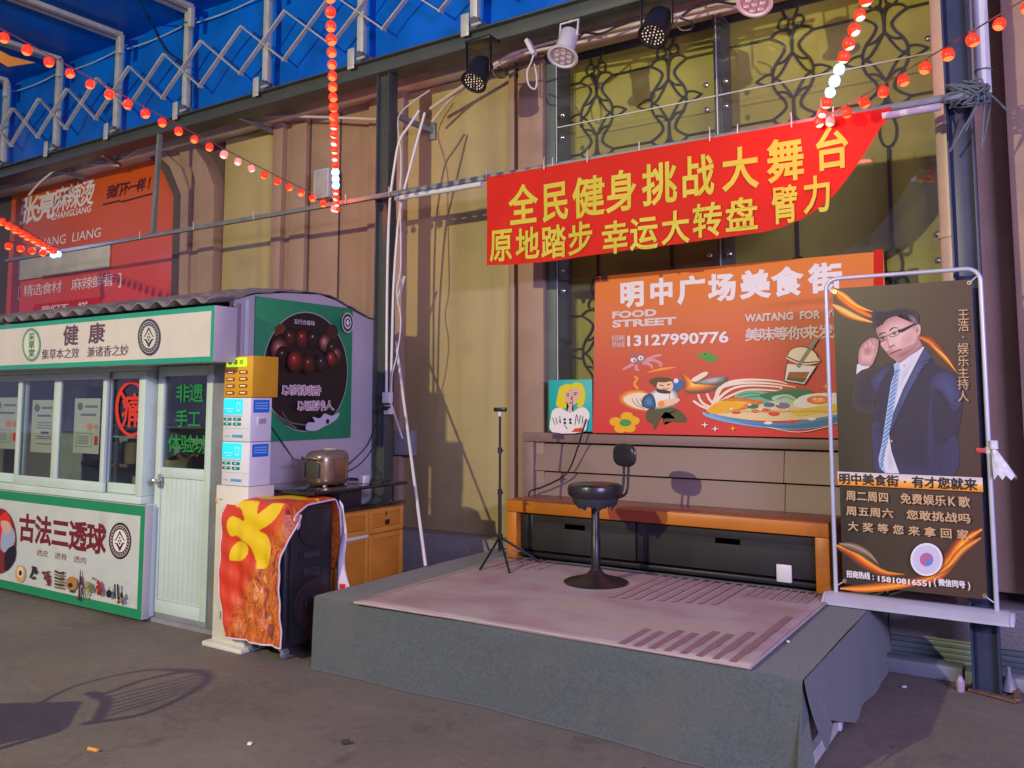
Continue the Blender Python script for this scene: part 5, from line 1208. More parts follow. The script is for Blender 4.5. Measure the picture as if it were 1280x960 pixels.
def cabinet(z0, z1, lab, white, x1=None, y1=None, dx=0):
    x1 = x1 or cx1; y1 = y1 or CY1
    t = thing('power_bank_cabinet', lab, 'cabinet', ((cx0 + x1) / 2, CY0, z0), 'stacked power bank cabinets')
    H_ = z1 - z0; W_ = x1 - cx0
    M().box((cx0, CY0, z0 + .002), (x1, y1, z1 - .001), m_cab if white else m_caby, .006).build('case', t)
    X_ = lambda f: cx0 + f * W_; Z_ = lambda f: z0 + f * H_
    y = CY0 - .001
    if white:
        s_ = M(); s_.box((X_(.03), y - .004, Z_(.62)), (X_(.72), y, Z_(.97)), scr_c, .001); s_.build('screen', t)
        A = Art(Plane('Y', y - .004), .001); cy = ink('pale_cyan', (170, 230, 245)); R_ = lambda a_, b_, c, d, m: A.uv([(X_(a_), Z_(b_)), (X_(c), Z_(b_)), (X_(c), Z_(d)), (X_(a_), Z_(d))], m)
        for q in ((.10, .74, .42, .755), (.18, .68, .36, .69), (.52, .70, .66, .72), (.52, .86, .66, .88), (.52, .72, .535, .86), (.645, .72, .66, .86)): R_(*q, m_wht)
        A.build('screen_print', t)
        A = Art(Plane('Y', y), .001)
        for fx in (.05, .40):
            for fz in (.34, .46): pass
        R_(.04, .575, .72, .59, ink('vent_grey', (140, 146, 156))); R_(0, .30, 1, .306, ink('seam_grey', (168, 172, 180)))
        for q in (.36, .46, .56, .66): R_(q, .10, q + .08, .16, ink('logo_cyan', (70, 160, 200)))
        R_(.10, .12, .26, .135, ink('vent_grey', (140, 146, 156))); A.build('print', t)
        s_ = M()
        for fx in (.05, .40):
            for fz in (.37, .48): s_ = M(); s_.box((X_(fx), y - .006, Z_(fz)), (X_(fx + .27), y, Z_(fz + .065)), ink('slot_teal', (20, 120, 130)), .004); s_.box((X_(fx + .1), y - .0075, Z_(fz + .02)), (X_(fx + .17), y - .0061, Z_(fz + .045)), mat('slot_led', (.1, .5, .2), var=0, emit=(.15, .9, .3), estr=.8), 0); s_.build('slot', t)
        A = Art(Plane('X', x1), .001); yb_ = (CY0, y1); B_ = ink('panel_blue', (24, 110, 200))
        dY_ = y1 - CY0; U = lambda f: CY0 + f * dY_
        A.uv([(U(.12), Z_(.66)), (U(.88), Z_(.66)), (U(.88), Z_(.95)), (U(.12), Z_(.95))], B_)
        for q in (.86, .80, .74): A.uv([(U(.2), Z_(q)), (U(.8), Z_(q)), (U(.8), Z_(q + .03)), (U(.2), Z_(q + .03))], ink('panel_text', (120, 176, 226)))
        A.build('side_label', t)
        if z0 > zz[0] + .1:
            s_ = M(); s_.box((x1 + .001, U(.3), Z_(.38)), (x1 + .004, U(.78), Z_(.56)), m_wht, .001); s_.box((x1 + .0042, U(.36), Z_(.41)), (x1 + .006, U(.72), Z_(.53)), mat('card_slot', (.35, .34, .36), .4), .001); s_.build('card_slot', t)
    else:
        s_ = M(); s_.box((X_(.08), y - .004, Z_(.74)), (X_(.80), y, Z_(.96)), scr_g, .001); s_.build('screen', t)
        A = Art(Plane('Y', y - .004), .001)
        for k in range(3): fx = .16 + .2 * k; A.uv([(X_(fx), Z_(.80)), (X_(fx + .13), Z_(.80)), (X_(fx + .13), Z_(.91)), (X_(fx), Z_(.91))], ink('lime_dark', (150, 190, 30)))
        A.build('screen_print', t)
        s_ = M()
        for i in range(4):
            for fx in (.10, .55):
                s_ = M(); z = Z_(.57 - .165 * i); s_.box((X_(fx), y - .004, z), (X_(fx + .28), y, z + .022), ink('amber_dark', (120, 64, 10)), .002); s_.box((X_(fx + .05), y - .006, z + .007), (X_(fx + .23), y - .0041, z + .015), mat('slot_glow', (.8, .6, .4), var=0, emit=(1, .72, .4), estr=.3), 0); s_.build('slot', t)
cabinet(zz[0], zz[1], 'lower white power bank cabinet with cyan screen on the cream pedestal', True)
cabinet(zz[1], zz[2], 'upper white power bank cabinet with card slot under the amber one', True)
cabinet(zz[2], zz[3], 'amber power bank cabinet with lime screen at the top of the stack', False, cx1 + .01, CY1 + .04)

# ------------------------------------------------------------------ loudspeaker under a printed cloth
PX0, PX1, PY0, PY1, PZ0, PZ1 = -4.50, -4.09, 3.74, 4.16, .075, .95
spk = thing('loudspeaker', 'tall black party loudspeaker on casters under a printed food cloth', 'speaker', ((PX0 + PX1) / 2, (PY0 + PY1) / 2, 0))
M().box((PX0, PY0, PZ0), (PX1, PY1, PZ1), m_black, .03, seg=3).build('cabinet_body', spk)
f = M(); xf = PX1 + .001
f.box((xf, PY0 + .035, .12), (xf + .012, PY1 - .035, PZ1 - .04), m_black, .006); f.build('front_panel', spk)
f = M(); f.lathe([(.13, 0), (.15, .012), (.135, .016), (.10, .006), (.05, .002), (.045, .012), (0, .02)], (xf + .012, (PY0 + PY1) / 2, .32), mat('cone_black', (.018, .018, .02), .45), 36, (1, 0, 0), caps=False); f.build('woofer', spk)
f = M(); f.lathe([(.10, 0), (.115, .01), (.10, .012), (.05, .003), (0, .015)], (xf + .012, (PY0 + PY1) / 2, .80), MATS['cone_black'], 32, (1, 0, 0), caps=False); f.build('woofer', spk)
f = M(); f.prism([(xf + .012, PY0 + .10, .66), (xf + .012, PY1 - .10, .66), (xf + .012, PY1 - .10, .60), (xf + .012, PY0 + .10, .60)], (.004, 0, 0), m_black); f.box((xf + .0165, PY0 + .14, .61), (xf + .02, PY1 - .14, .65), mat('glossy_horn', (.03, .032, .04), .2), .002); f.build('horn', spk)
f = M(); f.box((xf + .0125, PY0 + .14, .49), (xf + .018, PY1 - .14, .55), mat('control_grey', (.022, .022, .025), .4), .004); f.build('control_panel', spk)
for x in (PX0 + .06, PX1 - .06):
    for y in (PY0 + .06, PY1 - .06):
        f = M(); f.lathe([(0, -.014), (.024, -.014), (.032, -.008), (.032, .008), (.024, .014), (0, .014)], (x, y + .012, .033), mat('caster_grey', (.16, .17, .19), .4), 20, (1, 0, 0), caps=False); f.box((x - .018, y - .02, .05), (x + .018, y + .02, .074), m_galv_d, .003); f.build('caster', spk)
# the cloth: up the near face, over the top, down the far face; edges waver
clo = thing('printed_cloth', 'red and yellow printed food cloth with white hem draped over the loudspeaker', 'cloth', ((PX0 + PX1) / 2, PY0, PZ1))
def clothmat():
    m = mat('food_cloth_print', (.6, .05, .02), .42, var=0); nt = m.node_tree; N = nt.nodes; L = nt.links; b = N['Principled BSDF']
    tc = N.new('ShaderNodeTexCoord'); mp = N.new('ShaderNodeMapping'); mp.inputs['Scale'].default_value = (15, 15, 8); mp.inputs['Rotation'].default_value = (0, .7, 0)
    L.new(tc.outputs['Object'], mp.inputs[0])
    nz = N.new('ShaderNodeTexNoise'); nz.inputs['Scale'].default_value = 1.0; nz.inputs['Detail'].default_value = 5; nz.inputs['Distortion'].default_value = 1.1; L.new(mp.outputs[0], nz.inputs['Vector'])
    cr = N.new('ShaderNodeValToRGB'); e = cr.color_ramp.elements
    e[0].position = .30; e[0].color = (.10, .05, .09, 1); e[1].position = .72; e[1].color = (.80, .42, .25, 1)
    for p, c in ((.40, (.34, .06, .02)), (.46, (.58, .12, .015)), (.52, (.62, .20, .02)), (.56, (.34, .05, .02)), (.62, (.66, .20, .03))): q = e.new(p); q.color = (*c, 1)
    L.new(nz.outputs['Fac'], cr.inputs[0])
    sp_ = N.new('ShaderNodeSeparateXYZ'); L.new(tc.outputs['Object'], sp_.inputs[0])
    n2 = N.new('ShaderNodeTexNoise'); n2.inputs['Scale'].default_value = 5; L.new(tc.outputs['Object'], n2.inputs['Vector'])
    # dish fills the lower part of the drop, a diagonal up to the right
    m1 = N.new('ShaderNodeMath'); m1.operation = 'MULTIPLY_ADD'; m1.inputs[1].default_value = -1.6; L.new(sp_.outputs[0], m1.inputs[0]); L.new(sp_.outputs[2], m1.inputs[2])
    m2 = N.new('ShaderNodeMath'); m2.operation = 'MULTIPLY_ADD'; m2.inputs[1].default_value = .30; L.new(n2.outputs['Fac'], m2.inputs[0]); L.new(m1.outputs[0], m2.inputs[2])
    rg = N.new('ShaderNodeMapRange'); rg.inputs['From Min'].default_value = -.12; rg.inputs['From Max'].default_value = -.32; L.new(m2.outputs[0], rg.inputs['Value'])
    mx = N.new('ShaderNodeMix'); mx.data_type = 'RGBA'; L.new(rg.outputs['Result'], mx.inputs['Factor']); mx.inputs[6].default_value = (.60, .045, .012, 1); L.new(cr.outputs[0], mx.inputs[7])
    L.new(mx.outputs[2], b.inputs['Base Color']); return m
m_cl = clothmat(); m_hem = mat('cloth_lining', (.62, .54, .60), .6, var=.05)
C6 = lambda L: [(260 + x / 6.856, 600 + y / 6.856) for x, y in L]
yb__ = ink('cloth_yellow', (224, 190, 8))
big = C6([(245, 168), (390, 166), (412, 240), (425, 292), (470, 250), (520, 205), (618, 182), (615, 250), (590, 310), (530, 380), (440, 432), (490, 470), (530, 540), (545, 610), (535, 690), (500, 745), (430, 765), (415, 700), (390, 620), (360, 560), (310, 520), (240, 480), (200, 480), (172, 420), (178, 340), (205, 312), (250, 325), (300, 350), (318, 335), (300, 290), (270, 240), (230, 225)])
dot = C6([(196, 685), (194, 650), (210, 580), (240, 535), (290, 525), (335, 545), (350, 590), (335, 650), (300, 690), (240, 692)])
FY = PY0 - .03; fpl = Plane('Y', FY)
yell = [smooth([fpl.px(*p) for p in L], 3) for L in (big, dot)]
ytop = smooth([(PX0 + .0, PY0 + .12), (PX0 + .1, PY0 + .07), (PX0 + .2, PY0 + .12), (PX0 + .34, PY0 + .16), (PX0 + .44, PY0 + .26), (PX0 + .32, PY0 + .25), (PX0 + .24, PY0 + .34), (PX0 + .10, PY0 + .30), (PX0 + .02, PY0 + .2)], 3)
_BB = {}
def inside(x, y, L):
    if id(L) not in _BB: _BB[id(L)] = (min(p[0] for p in L), max(p[0] for p in L), min(p[1] for p in L), max(p[1] for p in L))
    bb_ = _BB[id(L)]
    if not (bb_[0] < x < bb_[1] and bb_[2] < y < bb_[3]): return False
    c = False; n = len(L)
    for i in range(n):
        a_, b_ = L[i], L[i - 1]
        if (a_[1] > y) != (b_[1] > y) and x < (b_[0] - a_[0]) * (y - a_[1]) / (b_[1] - a_[1]) + a_[0]: c = not c
    return c
path = [(FY, .10), (FY, .22), (FY, .40), (FY, .58), (FY, .74), (FY, .86), (PY0 - .012, .935), (PY0 + .02, .965), (PY0 + .12, .972), (PY0 + .26, .970), (PY0 + .38, .968), (PY1 + .0, .955), (PY1 + .022, .90), (PY1 + .028, .78), (PY1 + .03, .62), (PY1 + .035, .5)]
pth = spline([(a_, b_, 0) for a_, b_ in path], 20); n_ = len(pth)
P = []; edges = ([], [])
for i, q in enumerate(pth):
    s = i / (n_ - 1); front = q.y < .955 and q.x < PY0 + .05; row = []
    z0_ = q.y
    wl = -.085 + .012 * sin(9 * s) - (.075 * min(1, max(0, (z0_ - .12) / .3)) * min(1, max(0, (1.02 - z0_) / .15)) if front else 0)
    wr = .008 + .010 * sin(21 * s + 1) + max(0, .115 * (1 - abs(z0_ - .93) / .28)) * (q.x < PY0 + .2)
    if not front: wr = max(wr * max(0, 1 - (q.x - PY0) / .25), .03 + .012 * sin(15 * s))
    x0, x1 = PX0 + wl, PX1 + wr
    for j in range(151):
        t = j / 150; x = x0 + (x1 - x0) * t
        y = q.x; z = z0_
        if front:
            k = min(1, (1.0 - z) / .5); y -= (.011 * sin(13 * t + 3 * z) + .006 * sin(29 * t + 5 * z)) * k + .004 * sin(40 * z + 9 * t)
            if t < .25: y -= .012 * k * sin(pi * t / .25)
        else: z += .003 * sin(25 * x + 18 * y)
        ov = x - PX1 - .012
        if ov > 0:
            if front: y += ov * .9; x -= ov * .45
            if z > .9: z -= ov * .95; x -= ov * .35
        if z > .93 and x < PX0: z -= (PX0 - x) * .9
        row.append(Vector((x, y, z)))
    edges[0].append(row[0]); edges[1].append(row[-1]); P.append(row)
cs = M().grid(P, m_cl).build('sheet', clo, solid=.003)
cs.data.materials.append(yb__); wc = wloc(clo)
for p in cs.data.polygons:
    c = p.center + wc
    if c.y < PY0 + .01 and c.x < PX1 + .02 and any(inside(c.x, c.z, L) for L in yell): p.material_index = 1
    elif c.z > .94 and inside(c.x, c.y, ytop): p.material_index = 1
h = M()
for E_ in edges: h.tube(E_[::2], .0055, m_hem, 6)
h.tube([P[0][j] for j in range(0, 151, 2)], .0055, m_hem, 6); h.build('hem', clo)
# fold of lining showing along the near right edge and hanging at the far side
f = M(); Pf = []
for i in range(13):
    t = i / 12; z = .78 - .66 * t; wdt = .05 * sin(pi * min(1, t * 1.5)) * (t < .67) + .004
    Pf.append([Vector((PX1 + .018 + .004 * sin(12 * t), PY0 - .02 + wdt * k / 3 + .01 * sin(8 * t) - .03, z)) for k in range(4)])
Pf2 = []
for i in range(17):
    t = i / 16; z = .95 - .60 * t; w2 = .05 + .025 * sin(8 * t) + .05 * (t > .75) * (t - .75)
    Pf2.append([Vector((PX1 + .025 + (w2 + .05 * t) * k / 4, PY1 + .02 + .015 * sin(5 * t + k), z - .02 * k)) for k in range(5)])
f.grid(Pf2, m_hem); f.build('lining_flap', clo, solid=.003)
f = M(); Pf3 = []
for i in range(9):
    z = .42 - .40 * i / 8; Pf3.append([Vector((PX1 + .07 + .025 * k + .02 * i / 8, PY1 - .02 + .01 * sin(3 * k + z * 20), z)) for k in range(4)])
f.grid(Pf3, m_red); f.tube([r_[3] for r_ in Pf3], .005, m_hem, 6); f.build('hanging_end', clo)
# ------------------------------------------------------------------ sideboard, glass shelf, rice cooker
DX0, DX1, DY0, DY1, DZ = -4.86, -4.16, 4.24, 4.955, .845
sdb = thing('sideboard', 'oak sideboard with drawers and doors under a black top beside the stage', 'sideboard', (-4.5, 4.6, 0))
M().box((DX0, DY0, .06), (DX1 - .022, DY1, DZ - .001), m_wood2, .004).build('carcass', sdb)
M().box((DX0 - .005, DY0 - .01, DZ), (DX1 + .012, DY1 + .012, DZ + .022), mat('black_gloss', (.012, .012, .013), .12, var=.1, coat=.5), .004).build('top', sdb)
M().box((DX0 + .03, DY0 + .03, 0), (DX1 - .05, DY1 - .03, .059), m_brn_d, 0).build('base', sdb)
ymid = at(461, 700, X=DX1).y
for y0, y1 in ((DY0 + .004, ymid - .004), (ymid + .004, DY1 - .004)):
    for z0, z1, nm in ((.665, DZ - .012, 'drawer'), (.075, .655, 'cupboard_door')):
        f = M(); sw = .035
        f.box((DX1 - .020, y0, z0), (DX1, y0 + sw, z1), m_wood3, .003); f.box((DX1 - .020, y1 - sw, z0), (DX1, y1, z1), m_wood3, .003)
        f.box((DX1 - .020, y0 + sw + .001, z1 - sw), (DX1, y1 - sw - .001, z1), m_wood3, .003); f.box((DX1 - .020, y0 + sw + .001, z0), (DX1, y1 - sw - .001, z0 + sw), m_wood3, .003)
        f.box((DX1 - .018, y0 + sw + .001, z0 + sw + .001), (DX1 - .008, y1 - sw - .001, z1 - sw - .001), m_wood2, .004); f = f.build(nm, sdb)
        if nm == 'drawer' and y0 > ymid:
            h = M(); yc = (y0 + y1) / 2
            for d in (-.012, .012): h.box((DX1 + .001, yc + d - .006, .715), (DX1 + .012, yc + d + .006, .75), m_black, .002)
            h.box((DX1 + .001, yc - .012, .775), (DX1 + .006, yc - .007, .81), m_black, .001); h.build('handle', f)
h = M(); h.box((DX1 + .002, DY0 + .06, .648), (DX1 + .016, ymid - .02, .668), m_white, .003); h.build('handle_bar', sdb)
gs = thing('glass_shelf', 'black glass raised shelf with dark uprights standing on the sideboard', 'shelf', (-4.5, 4.6, DZ + .022))
GZ = .985
M().box((DX0 + .02, 4.02, GZ), (DX1 + .02, DY1 + .02, GZ + .022), MATS['black_gloss'], .006).build('shelf_board', gs)
for x in (DX0 + .08, DX1 - .06): M().tube([(x, DY1 - .05, DZ + .0225), (x, DY1 - .05, GZ - .0005)], .008 if x > -4.5 else .016, m_blackm, 12).build('upright', gs)
M().box((DX1 - .32, 4.30, DZ + .0225), (DX1 - .02, 4.52, GZ - .0005), m_black, .004).build('upright', gs)
rc = thing('rice_cooker', 'bronze rice cooker with domed lid on the black glass shelf', 'rice cooker', (-4.42, 4.42, GZ + .023))
m_brz = mat('bronze_steel', (.42, .29, .17), .25, metal=.85, var=.06); m_brz2 = mat('champagne_plastic', (.22, .18, .14), .3, metal=.5)
cc = Vector((-4.42, 4.42, GZ + .023)); rx_, ry_ = .125, .15
def squircle(z, kx, ky, n=40, e=.78):
    return [cc + Vector((rx_ * kx * abs(cos(2 * pi * k / n)) ** e * (1 if cos(2 * pi * k / n) > 0 else -1), ry_ * ky * abs(sin(2 * pi * k / n)) ** e * (1 if sin(2 * pi * k / n) > 0 else -1), z)) for k in range(n + 1)]
M().grid([squircle(z, k, k) for z, k in ((.012, .001), (.012, .86), (.02, .92), (.05, .97), (.18, 1.0), (.188, .995), (.188, .001))], m_brz).build('body', rc)
M().grid([squircle(z, k, k) for z, k in ((.19, .001), (.19, 1.0), (.212, .985), (.232, .90), (.243, .76), (.248, .5), (.25, .001))], m_brz2).build('lid', rc)
f = M(); f.lathe([(0, 0), (.05, 0), (.055, .006), (.045, .014), (0, .016)], cc + Vector((.0, .03, .248)), m_galv, 24); f.build('steam_vent', rc)
f = M(); f.box(cc + Vector((-.07, -ry_ - .006, .06)), cc + Vector((.07, -ry_ + .012, .17)), mat('cooker_display', (.05, .055, .04), .25), .006); f.build('control_panel', rc)
f = M(); f.tube(spline([cc + Vector((-.09, -ry_ + .01, .19)), cc + Vector((-.06, -ry_ - .03, .2)), cc + Vector((.06, -ry_ - .03, .2)), cc + Vector((.09, -ry_ + .01, .19))], 5), .01, m_brz2, 10); f.build('carry_handle', rc)
f = M()
for dx in (-.08, .08):
    for dy in (-.1, .1): f.lathe([(0, 0), (.018, 0), (.014, .014), (0, .014)], cc + Vector((dx, dy, -.002)), m_brz2, 12)
f.build('foot', rc)
q = at(455, 604, Z=GZ + .022); pa = M(); pa.box((q.x - .03, q.y - .03, GZ + .0225), (q.x + .03, q.y + .03, GZ + .08), m_white, .006); tag(pa.build('power_adapter'), 'small white plug adapter on the black glass shelf', 'adapter')
tag(M().tube(spline([q + Vector((-.03, 0, .02)), q + Vector((-.1, -.08, .025)), q + Vector((-.2, -.02, .03)), q + Vector((-.12, .06, .02)), q + Vector((-.25, -.12, .008)), Vector((-4.28, 4.45, GZ + .03))], 6), .005, m_black, 6).build('cooker_cord'), 'black cord loosely coiled between rice cooker and white adapter', 'cord')
for i, (L, lab) in enumerate((([(338, 532), (352, 552), (366, 572), (374, 576)], 'thin black cord from the green poster down to the rice cooker'), ([(470, 530), (460, 555), (445, 572), (432, 584)], 'left of the thin black cords on the wall behind the rice cooker'), ([(474, 535), (466, 560), (450, 580), (434, 590)], 'right of the thin black cords on the wall behind the rice cooker'))):
    tag(M().tube(spline([at(x, y, X=SX1 + (.02 if k < 3 else .25)) for k, (x, y) in enumerate(L)], 5), .005, m_black, 6).build('thin_cord'), lab, 'cord')

# ------------------------------------------------------------------ conduits on the post and the leaning rod
cd1 = thing('white_conduit', 'white conduit bent from the bracket down the front of the steel post to the socket', 'conduit', (-4.8, 5.4, 1.5))
V = lambda L, Y: [at(x, y, Y=Y) for x, y in L]
PZ = [(524, 138, 5.42), (511, 158, 5.415), (499, 177, 5.41), (492, 215, 5.41), (487, 258, 5.41), (484.5, 330, 5.41), (483.5, 410, 5.41), (483, 492, 5.41)]
M().tube(spline([at(x, y, Y=Y) for x, y, Y in PZ], 4), .0115, m_white, 10).build('pipe', cd1)
cd2 = thing('white_conduit', 'second white conduit slanting from the bracket and running beside the post', 'conduit', (-4.7, 5.4, 1.5))
PZ = [(531, 141, 5.46), (523, 170, 5.45), (512, 212, 5.44), (502, 252, 5.43), (496, 300, 5.42), (492, 360, 5.42), (490, 430, 5.42), (488.5, 492, 5.42)]
M().tube(spline([at(x, y, Y=Y) for x, y, Y in PZ], 4), .0115, m_white, 10).build('pipe', cd2)
tag(M().tube(spline([at(x, y, Y=Y) for x, y, Y in [(537, 113, 5.7), (515, 128, 5.6), (499, 144, 5.5), (498, 165, 5.42), (501, 190, 5.4), (501, 215, 5.4), (500, 245, 5.39), (501, 330, 5.39), (496, 365, 5.39), (501, 400, 5.4), (497, 440, 5.4), (490, 470, 5.4), (488, 505, 5.4)]], 5), .006, m_white, 7).build('white_cable'), 'thin white cable hanging loosely beside the conduits on the post', 'cable')
so = thing('socket_box', 'white double socket box fixed to the steel post with a black plug', 'socket', tuple(at(484, 504, Y=5.41)))
q = at(484, 497, Y=5.40); M().box(q - Vector((.04, .02, .045)), q + Vector((.04, .03, .045)), m_white, .006).build('box', so)
q = at(485, 512, Y=5.40); M().box(q - Vector((.035, .015, .04)), q + Vector((.035, .03, .035)), m_white, .006).build('box', so)
f = M(); f.box(q + Vector((-.02, -.06, -.005)), q + Vector((.02, -.016, .03)), m_black, .006); f.tube([q + Vector((.02, -.05, .02)), q + Vector((.06, -.04, .02))], .008, m_black, 8); f.build('plug', so)
lr = at(532, 709, Z=.42); tag(M().tube([at(495, 428, Y=5.62), lr + Vector((0, 0, .008))], .0125, m_white, 10).build('leaning_rod'), 'thin white rod leaning from the post down to the back of the stage', 'rod')
tag(M().tube(spline([at(489, 505, Y=5.4), at(497, 530, Y=5.5), at(503, 548, Y=5.55)], 4), .009, m_white, 8).build('short_tube'), 'short slanting white tube hanging below the socket box', 'tube')
a = M(); q0_ = at(497, 375, Y=5.6); a.bar(q0_, at(506, 345, Y=5.6), .02, .02, m_white); tag(a.build('broken_stick'), 'short white stick wedged upright beside the post above the socket', 'stick')
sw = thing('wall_box', 'grey box mounted low on the wall behind the steel post', 'box', tuple(at(503, 553, Y=5.96)))
M().box(at(492, 569, Y=5.955), at(514, 538, Y=5.955) + Vector((0, .09, 0)), m_lavd, .005).build('case', sw); f = M(); f.bar(at(492, 569, Y=5.953), at(513, 569, Y=5.953), .012, .006, m_black); f.build('bottom_edge', sw)
# thin conduits along the beam and cornice
for i, (L, r_, m_, lab) in enumerate((
    ([(36, 244, 5.62), (50, 228, 5.62), (68, 213, 5.62)], .013, m_pvc_y, 'short aged conduit slanting up to the beam over the shop sign'),
    ([(90, 203, 5.85), (120, 205, 5.85), (148, 207, 5.85)], .012, m_pvc_y, 'aged conduit running level over the top of the shop sign'),
    ([(151, 201, 5.85), (185, 180, 5.85), (250, 162, 5.85), (320, 145, 5.85)], .012, m_pvc_y, 'aged conduit rising along the cornice right of the shop sign'),
    ([(318, 145, 5.84), (390, 146, 5.84), (471, 149, 5.8)], .013, m_pvc_y, 'aged conduit crossing the wide brown pilaster to the post'),
    ([(538, 136, 5.8), (590, 100, 5.75), (640, 68, 5.72), (690, 52, 5.7), (740, 42, 5.7), (830, 22, 5.7), (960, -8, 5.7)], .016, m_pvc_y, 'upper aged conduit running behind the hanging stage lamps'),
    ([(540, 152, 5.85), (570, 118, 5.8), (618, 84, 5.75), (660, 66, 5.73), (740, 50, 5.72), (830, 30, 5.72), (960, 0, 5.72)], .013, m_pvc_y, 'lower aged conduit running behind the hanging stage lamps'))):
    tag(M().tube(spline([at(x, y, Y=Y) for x, y, Y in L], 4), r_, m_, 8).build('conduit'), lab, 'conduit', 'conduits along the cornice')
# right hand pipes, dark post lashings
dp = thing('drain_pipe', 'pale pink downpipe beside the window at the right end of the wall', 'pipe', (-.5, 5.72, 2))
p0, p1, p2 = at(1179, -8, Y=5.72), at(1186, 165, Y=5.72), at(1198, 420, Y=5.72)
mpk = mat('pink_pvc', (.60, .47, .44), .4, var=.06)
M().tube([(p1.x, 5.72, .4), (p1.x, 5.72, p0.z + .3)], .075, mpk, 24).build('pipe', dp)
M().tube([(p1.x, 5.72, at(1190, 298, Y=5.72).z), (p1.x, 5.72, at(1190, 290, Y=5.72).z)], .084, mpk, 24).build('collar', dp)
vp = thing('short_pipe', 'white pipe ending high up beside the dark post at the right', 'pipe', tuple(at(1232, 118, Y=5.55)))
q = at(1230, 118, Y=5.6); M().tube([q, (q.x, q.y, q.z + 1.2)], .042, m_white, 18).build('pipe', vp)
f = M(); qq = at(1233, 88, Y=5.6); f.tube([(q.x + .045 * cos(k * pi / 8), q.y + .045 * sin(k * pi / 8), qq.z) for k in range(17)], .006, m_galv_d, 6); f.build('clip', vp)
rnd = random.Random(11); tgl = M()
kc = at(1208, 122, Y=5.40)
for k in range(11):
    p = [kc + Vector((rnd.uniform(-.12, .12), rnd.uniform(-.06, .04), rnd.uniform(-.06, .09))) for _ in range(5)]
    if k < 5: p.append(kc + Vector((rnd.uniform(-.12, .1), -.02, rnd.uniform(-.32, -.14))))
    tgl.tube(spline(p, 6), .006, mat('grey_cord', (.10, .13, .14), .6), 6)
tgl.tube(spline([kc, kc + Vector((.10, -.03, .0)), kc + Vector((.2, -.02, -.12))], 5), .006, MATS['grey_cord'], 6)
tag(tgl.build('cord_tangle'), 'tangle of grey cord lashing the banner rail to the dark post', 'cord')
wr = M(); q0_ = at(1183, 140, Y=5.36); q1_ = at(1193, 246, Y=5.6); wr.tube(spline([q0_, at(1186, 200, Y=5.5), at(1188, 236, Y=5.6), at(1192, 258, Y=5.6), at(1194, 262, Y=5.6), at(1188, 240, Y=5.6)], 5), .004, m_black, 5); wr.tube([at(1213, 0, Y=5.42), at(1217, 115, Y=5.42)], .005, m_galv_d, 5); tag(wr.build('loose_wire'), 'loose thin wire hanging in front of the pink downpipe', 'wire')

# ------------------------------------------------------------------ stage lamps hung from the beam
m_led = mat('warm_led', (.8, .7, .5), .3, var=0, emit=(1, .84, .68), estr=.35); m_led2 = mat('lamp_reflector', (.60, .52, .50), .25, metal=.5, var=.05)
def par(name, lab, px_, py_, black, grp):
    Y = 5.30; c = at(px_, py_, Y=Y); t = thing(name, lab, 'stage lamp', (c.x, c.y, 4.46), grp)
    d = (Vector((-.10, -.50, -.86)) if black else Vector((-.02, -.42, -.9))).normalized()
    if black:
        a = M(); a.lathe([(r_ * .84, h_ * .84) for r_, h_ in ((0, -.17), (.06, -.17), (.10, -.13), (.112, -.09), (.115, .10), (.125, .105), (.128, .125), (.112, .126), (.108, .105), (0, .104))], c, m_black, 32, d, caps=False); a.build('housing', t)
        x = d.cross(Vector((0, 1, 0))).normalized(); y = d.cross(x); a = M()
        for R_, n in ((.0, 1), (.032, 6), (.062, 12), (.09, 18)):
            for k in range(n):
                q = c + (x * cos(2 * pi * k / n) + y * sin(2 * pi * k / n)) * R_ * .84 + d * .0895
                a.lathe([(0, 0), (.0055, 0), (.0045, .005), (0, .006)], q, m_led if (k + n) % 5 else m_led2, 8, d, caps=False)
        a.build('led_lens', t)
        for s in (-.114, .114): M().box((c.x + s - .004, c.y - .015, c.z - .01), (c.x + s + .004, c.y + .015, 4.463), m_blackm, .001).build('yoke', t)
        M().box((c.x - .12, c.y - .02, 4.440), (c.x + .12, c.y + .13, 4.4635), m_blackm, .002).build('yoke', t)
        f = M(); f.tube(spline([c + Vector((.13, 0, 0)), c + Vector((.17, .02, -.06)), c + Vector((.24, .02, -.07)), c + Vector((.24, .03, -.02)), c + Vector((.16, .03, .03))], 5), .007, m_black, 7); f.build('handle', t)
    else:
        a = M(); a.lathe([(r_ * .84, h_ * .84) for r_, h_ in ((0, -.20), (.075, -.20), (.083, -.19), (.085, .04), (.11, .055), (.135, .075), (.138, .09), (.12, .095), (.105, .08), (0, .078))], c, m_white, 36, d, caps=False); a.build('housing', t)
        x = d.cross(Vector((0, 1, 0))).normalized(); y = d.cross(x); a = M(); a.lathe([(0, 0), (.086, 0), (.086, .004), (0, .004)], c + d * .0665, m_led2, 32, d, caps=False)
        for k in range(7):
            q = c + ((x * cos(2 * pi * k / 6) + y * sin(2 * pi * k / 6)) * .052 if k else Vector((0, 0, 0))) + d * .0710
            a.lathe([(.021, 0), (.023, .006), (.018, .003), (0, -.0)], q, mat('lamp_cup', (.75, .68, .66), .2, metal=.3, var=.05), 14, d, caps=False)
        a.build('reflector', t)
        f = M(); b_ = c - d * .12; f.tube([b_ + Vector((-.074, 0, 0)), b_ + Vector((-.076, .02, .13)), b_ + Vector((.076, .02, .13)), b_ + Vector((.074, 0, 0))], .009, m_white, 8)
        zt_l = (b_ + Vector((0, .02, .13))).z; f.tube([(c.x, b_.y + .02, zt_l), (c.x, 5.44, max(zt_l, 4.47))], .01, m_white, 8); f.build('bracket', t)
LS = .84
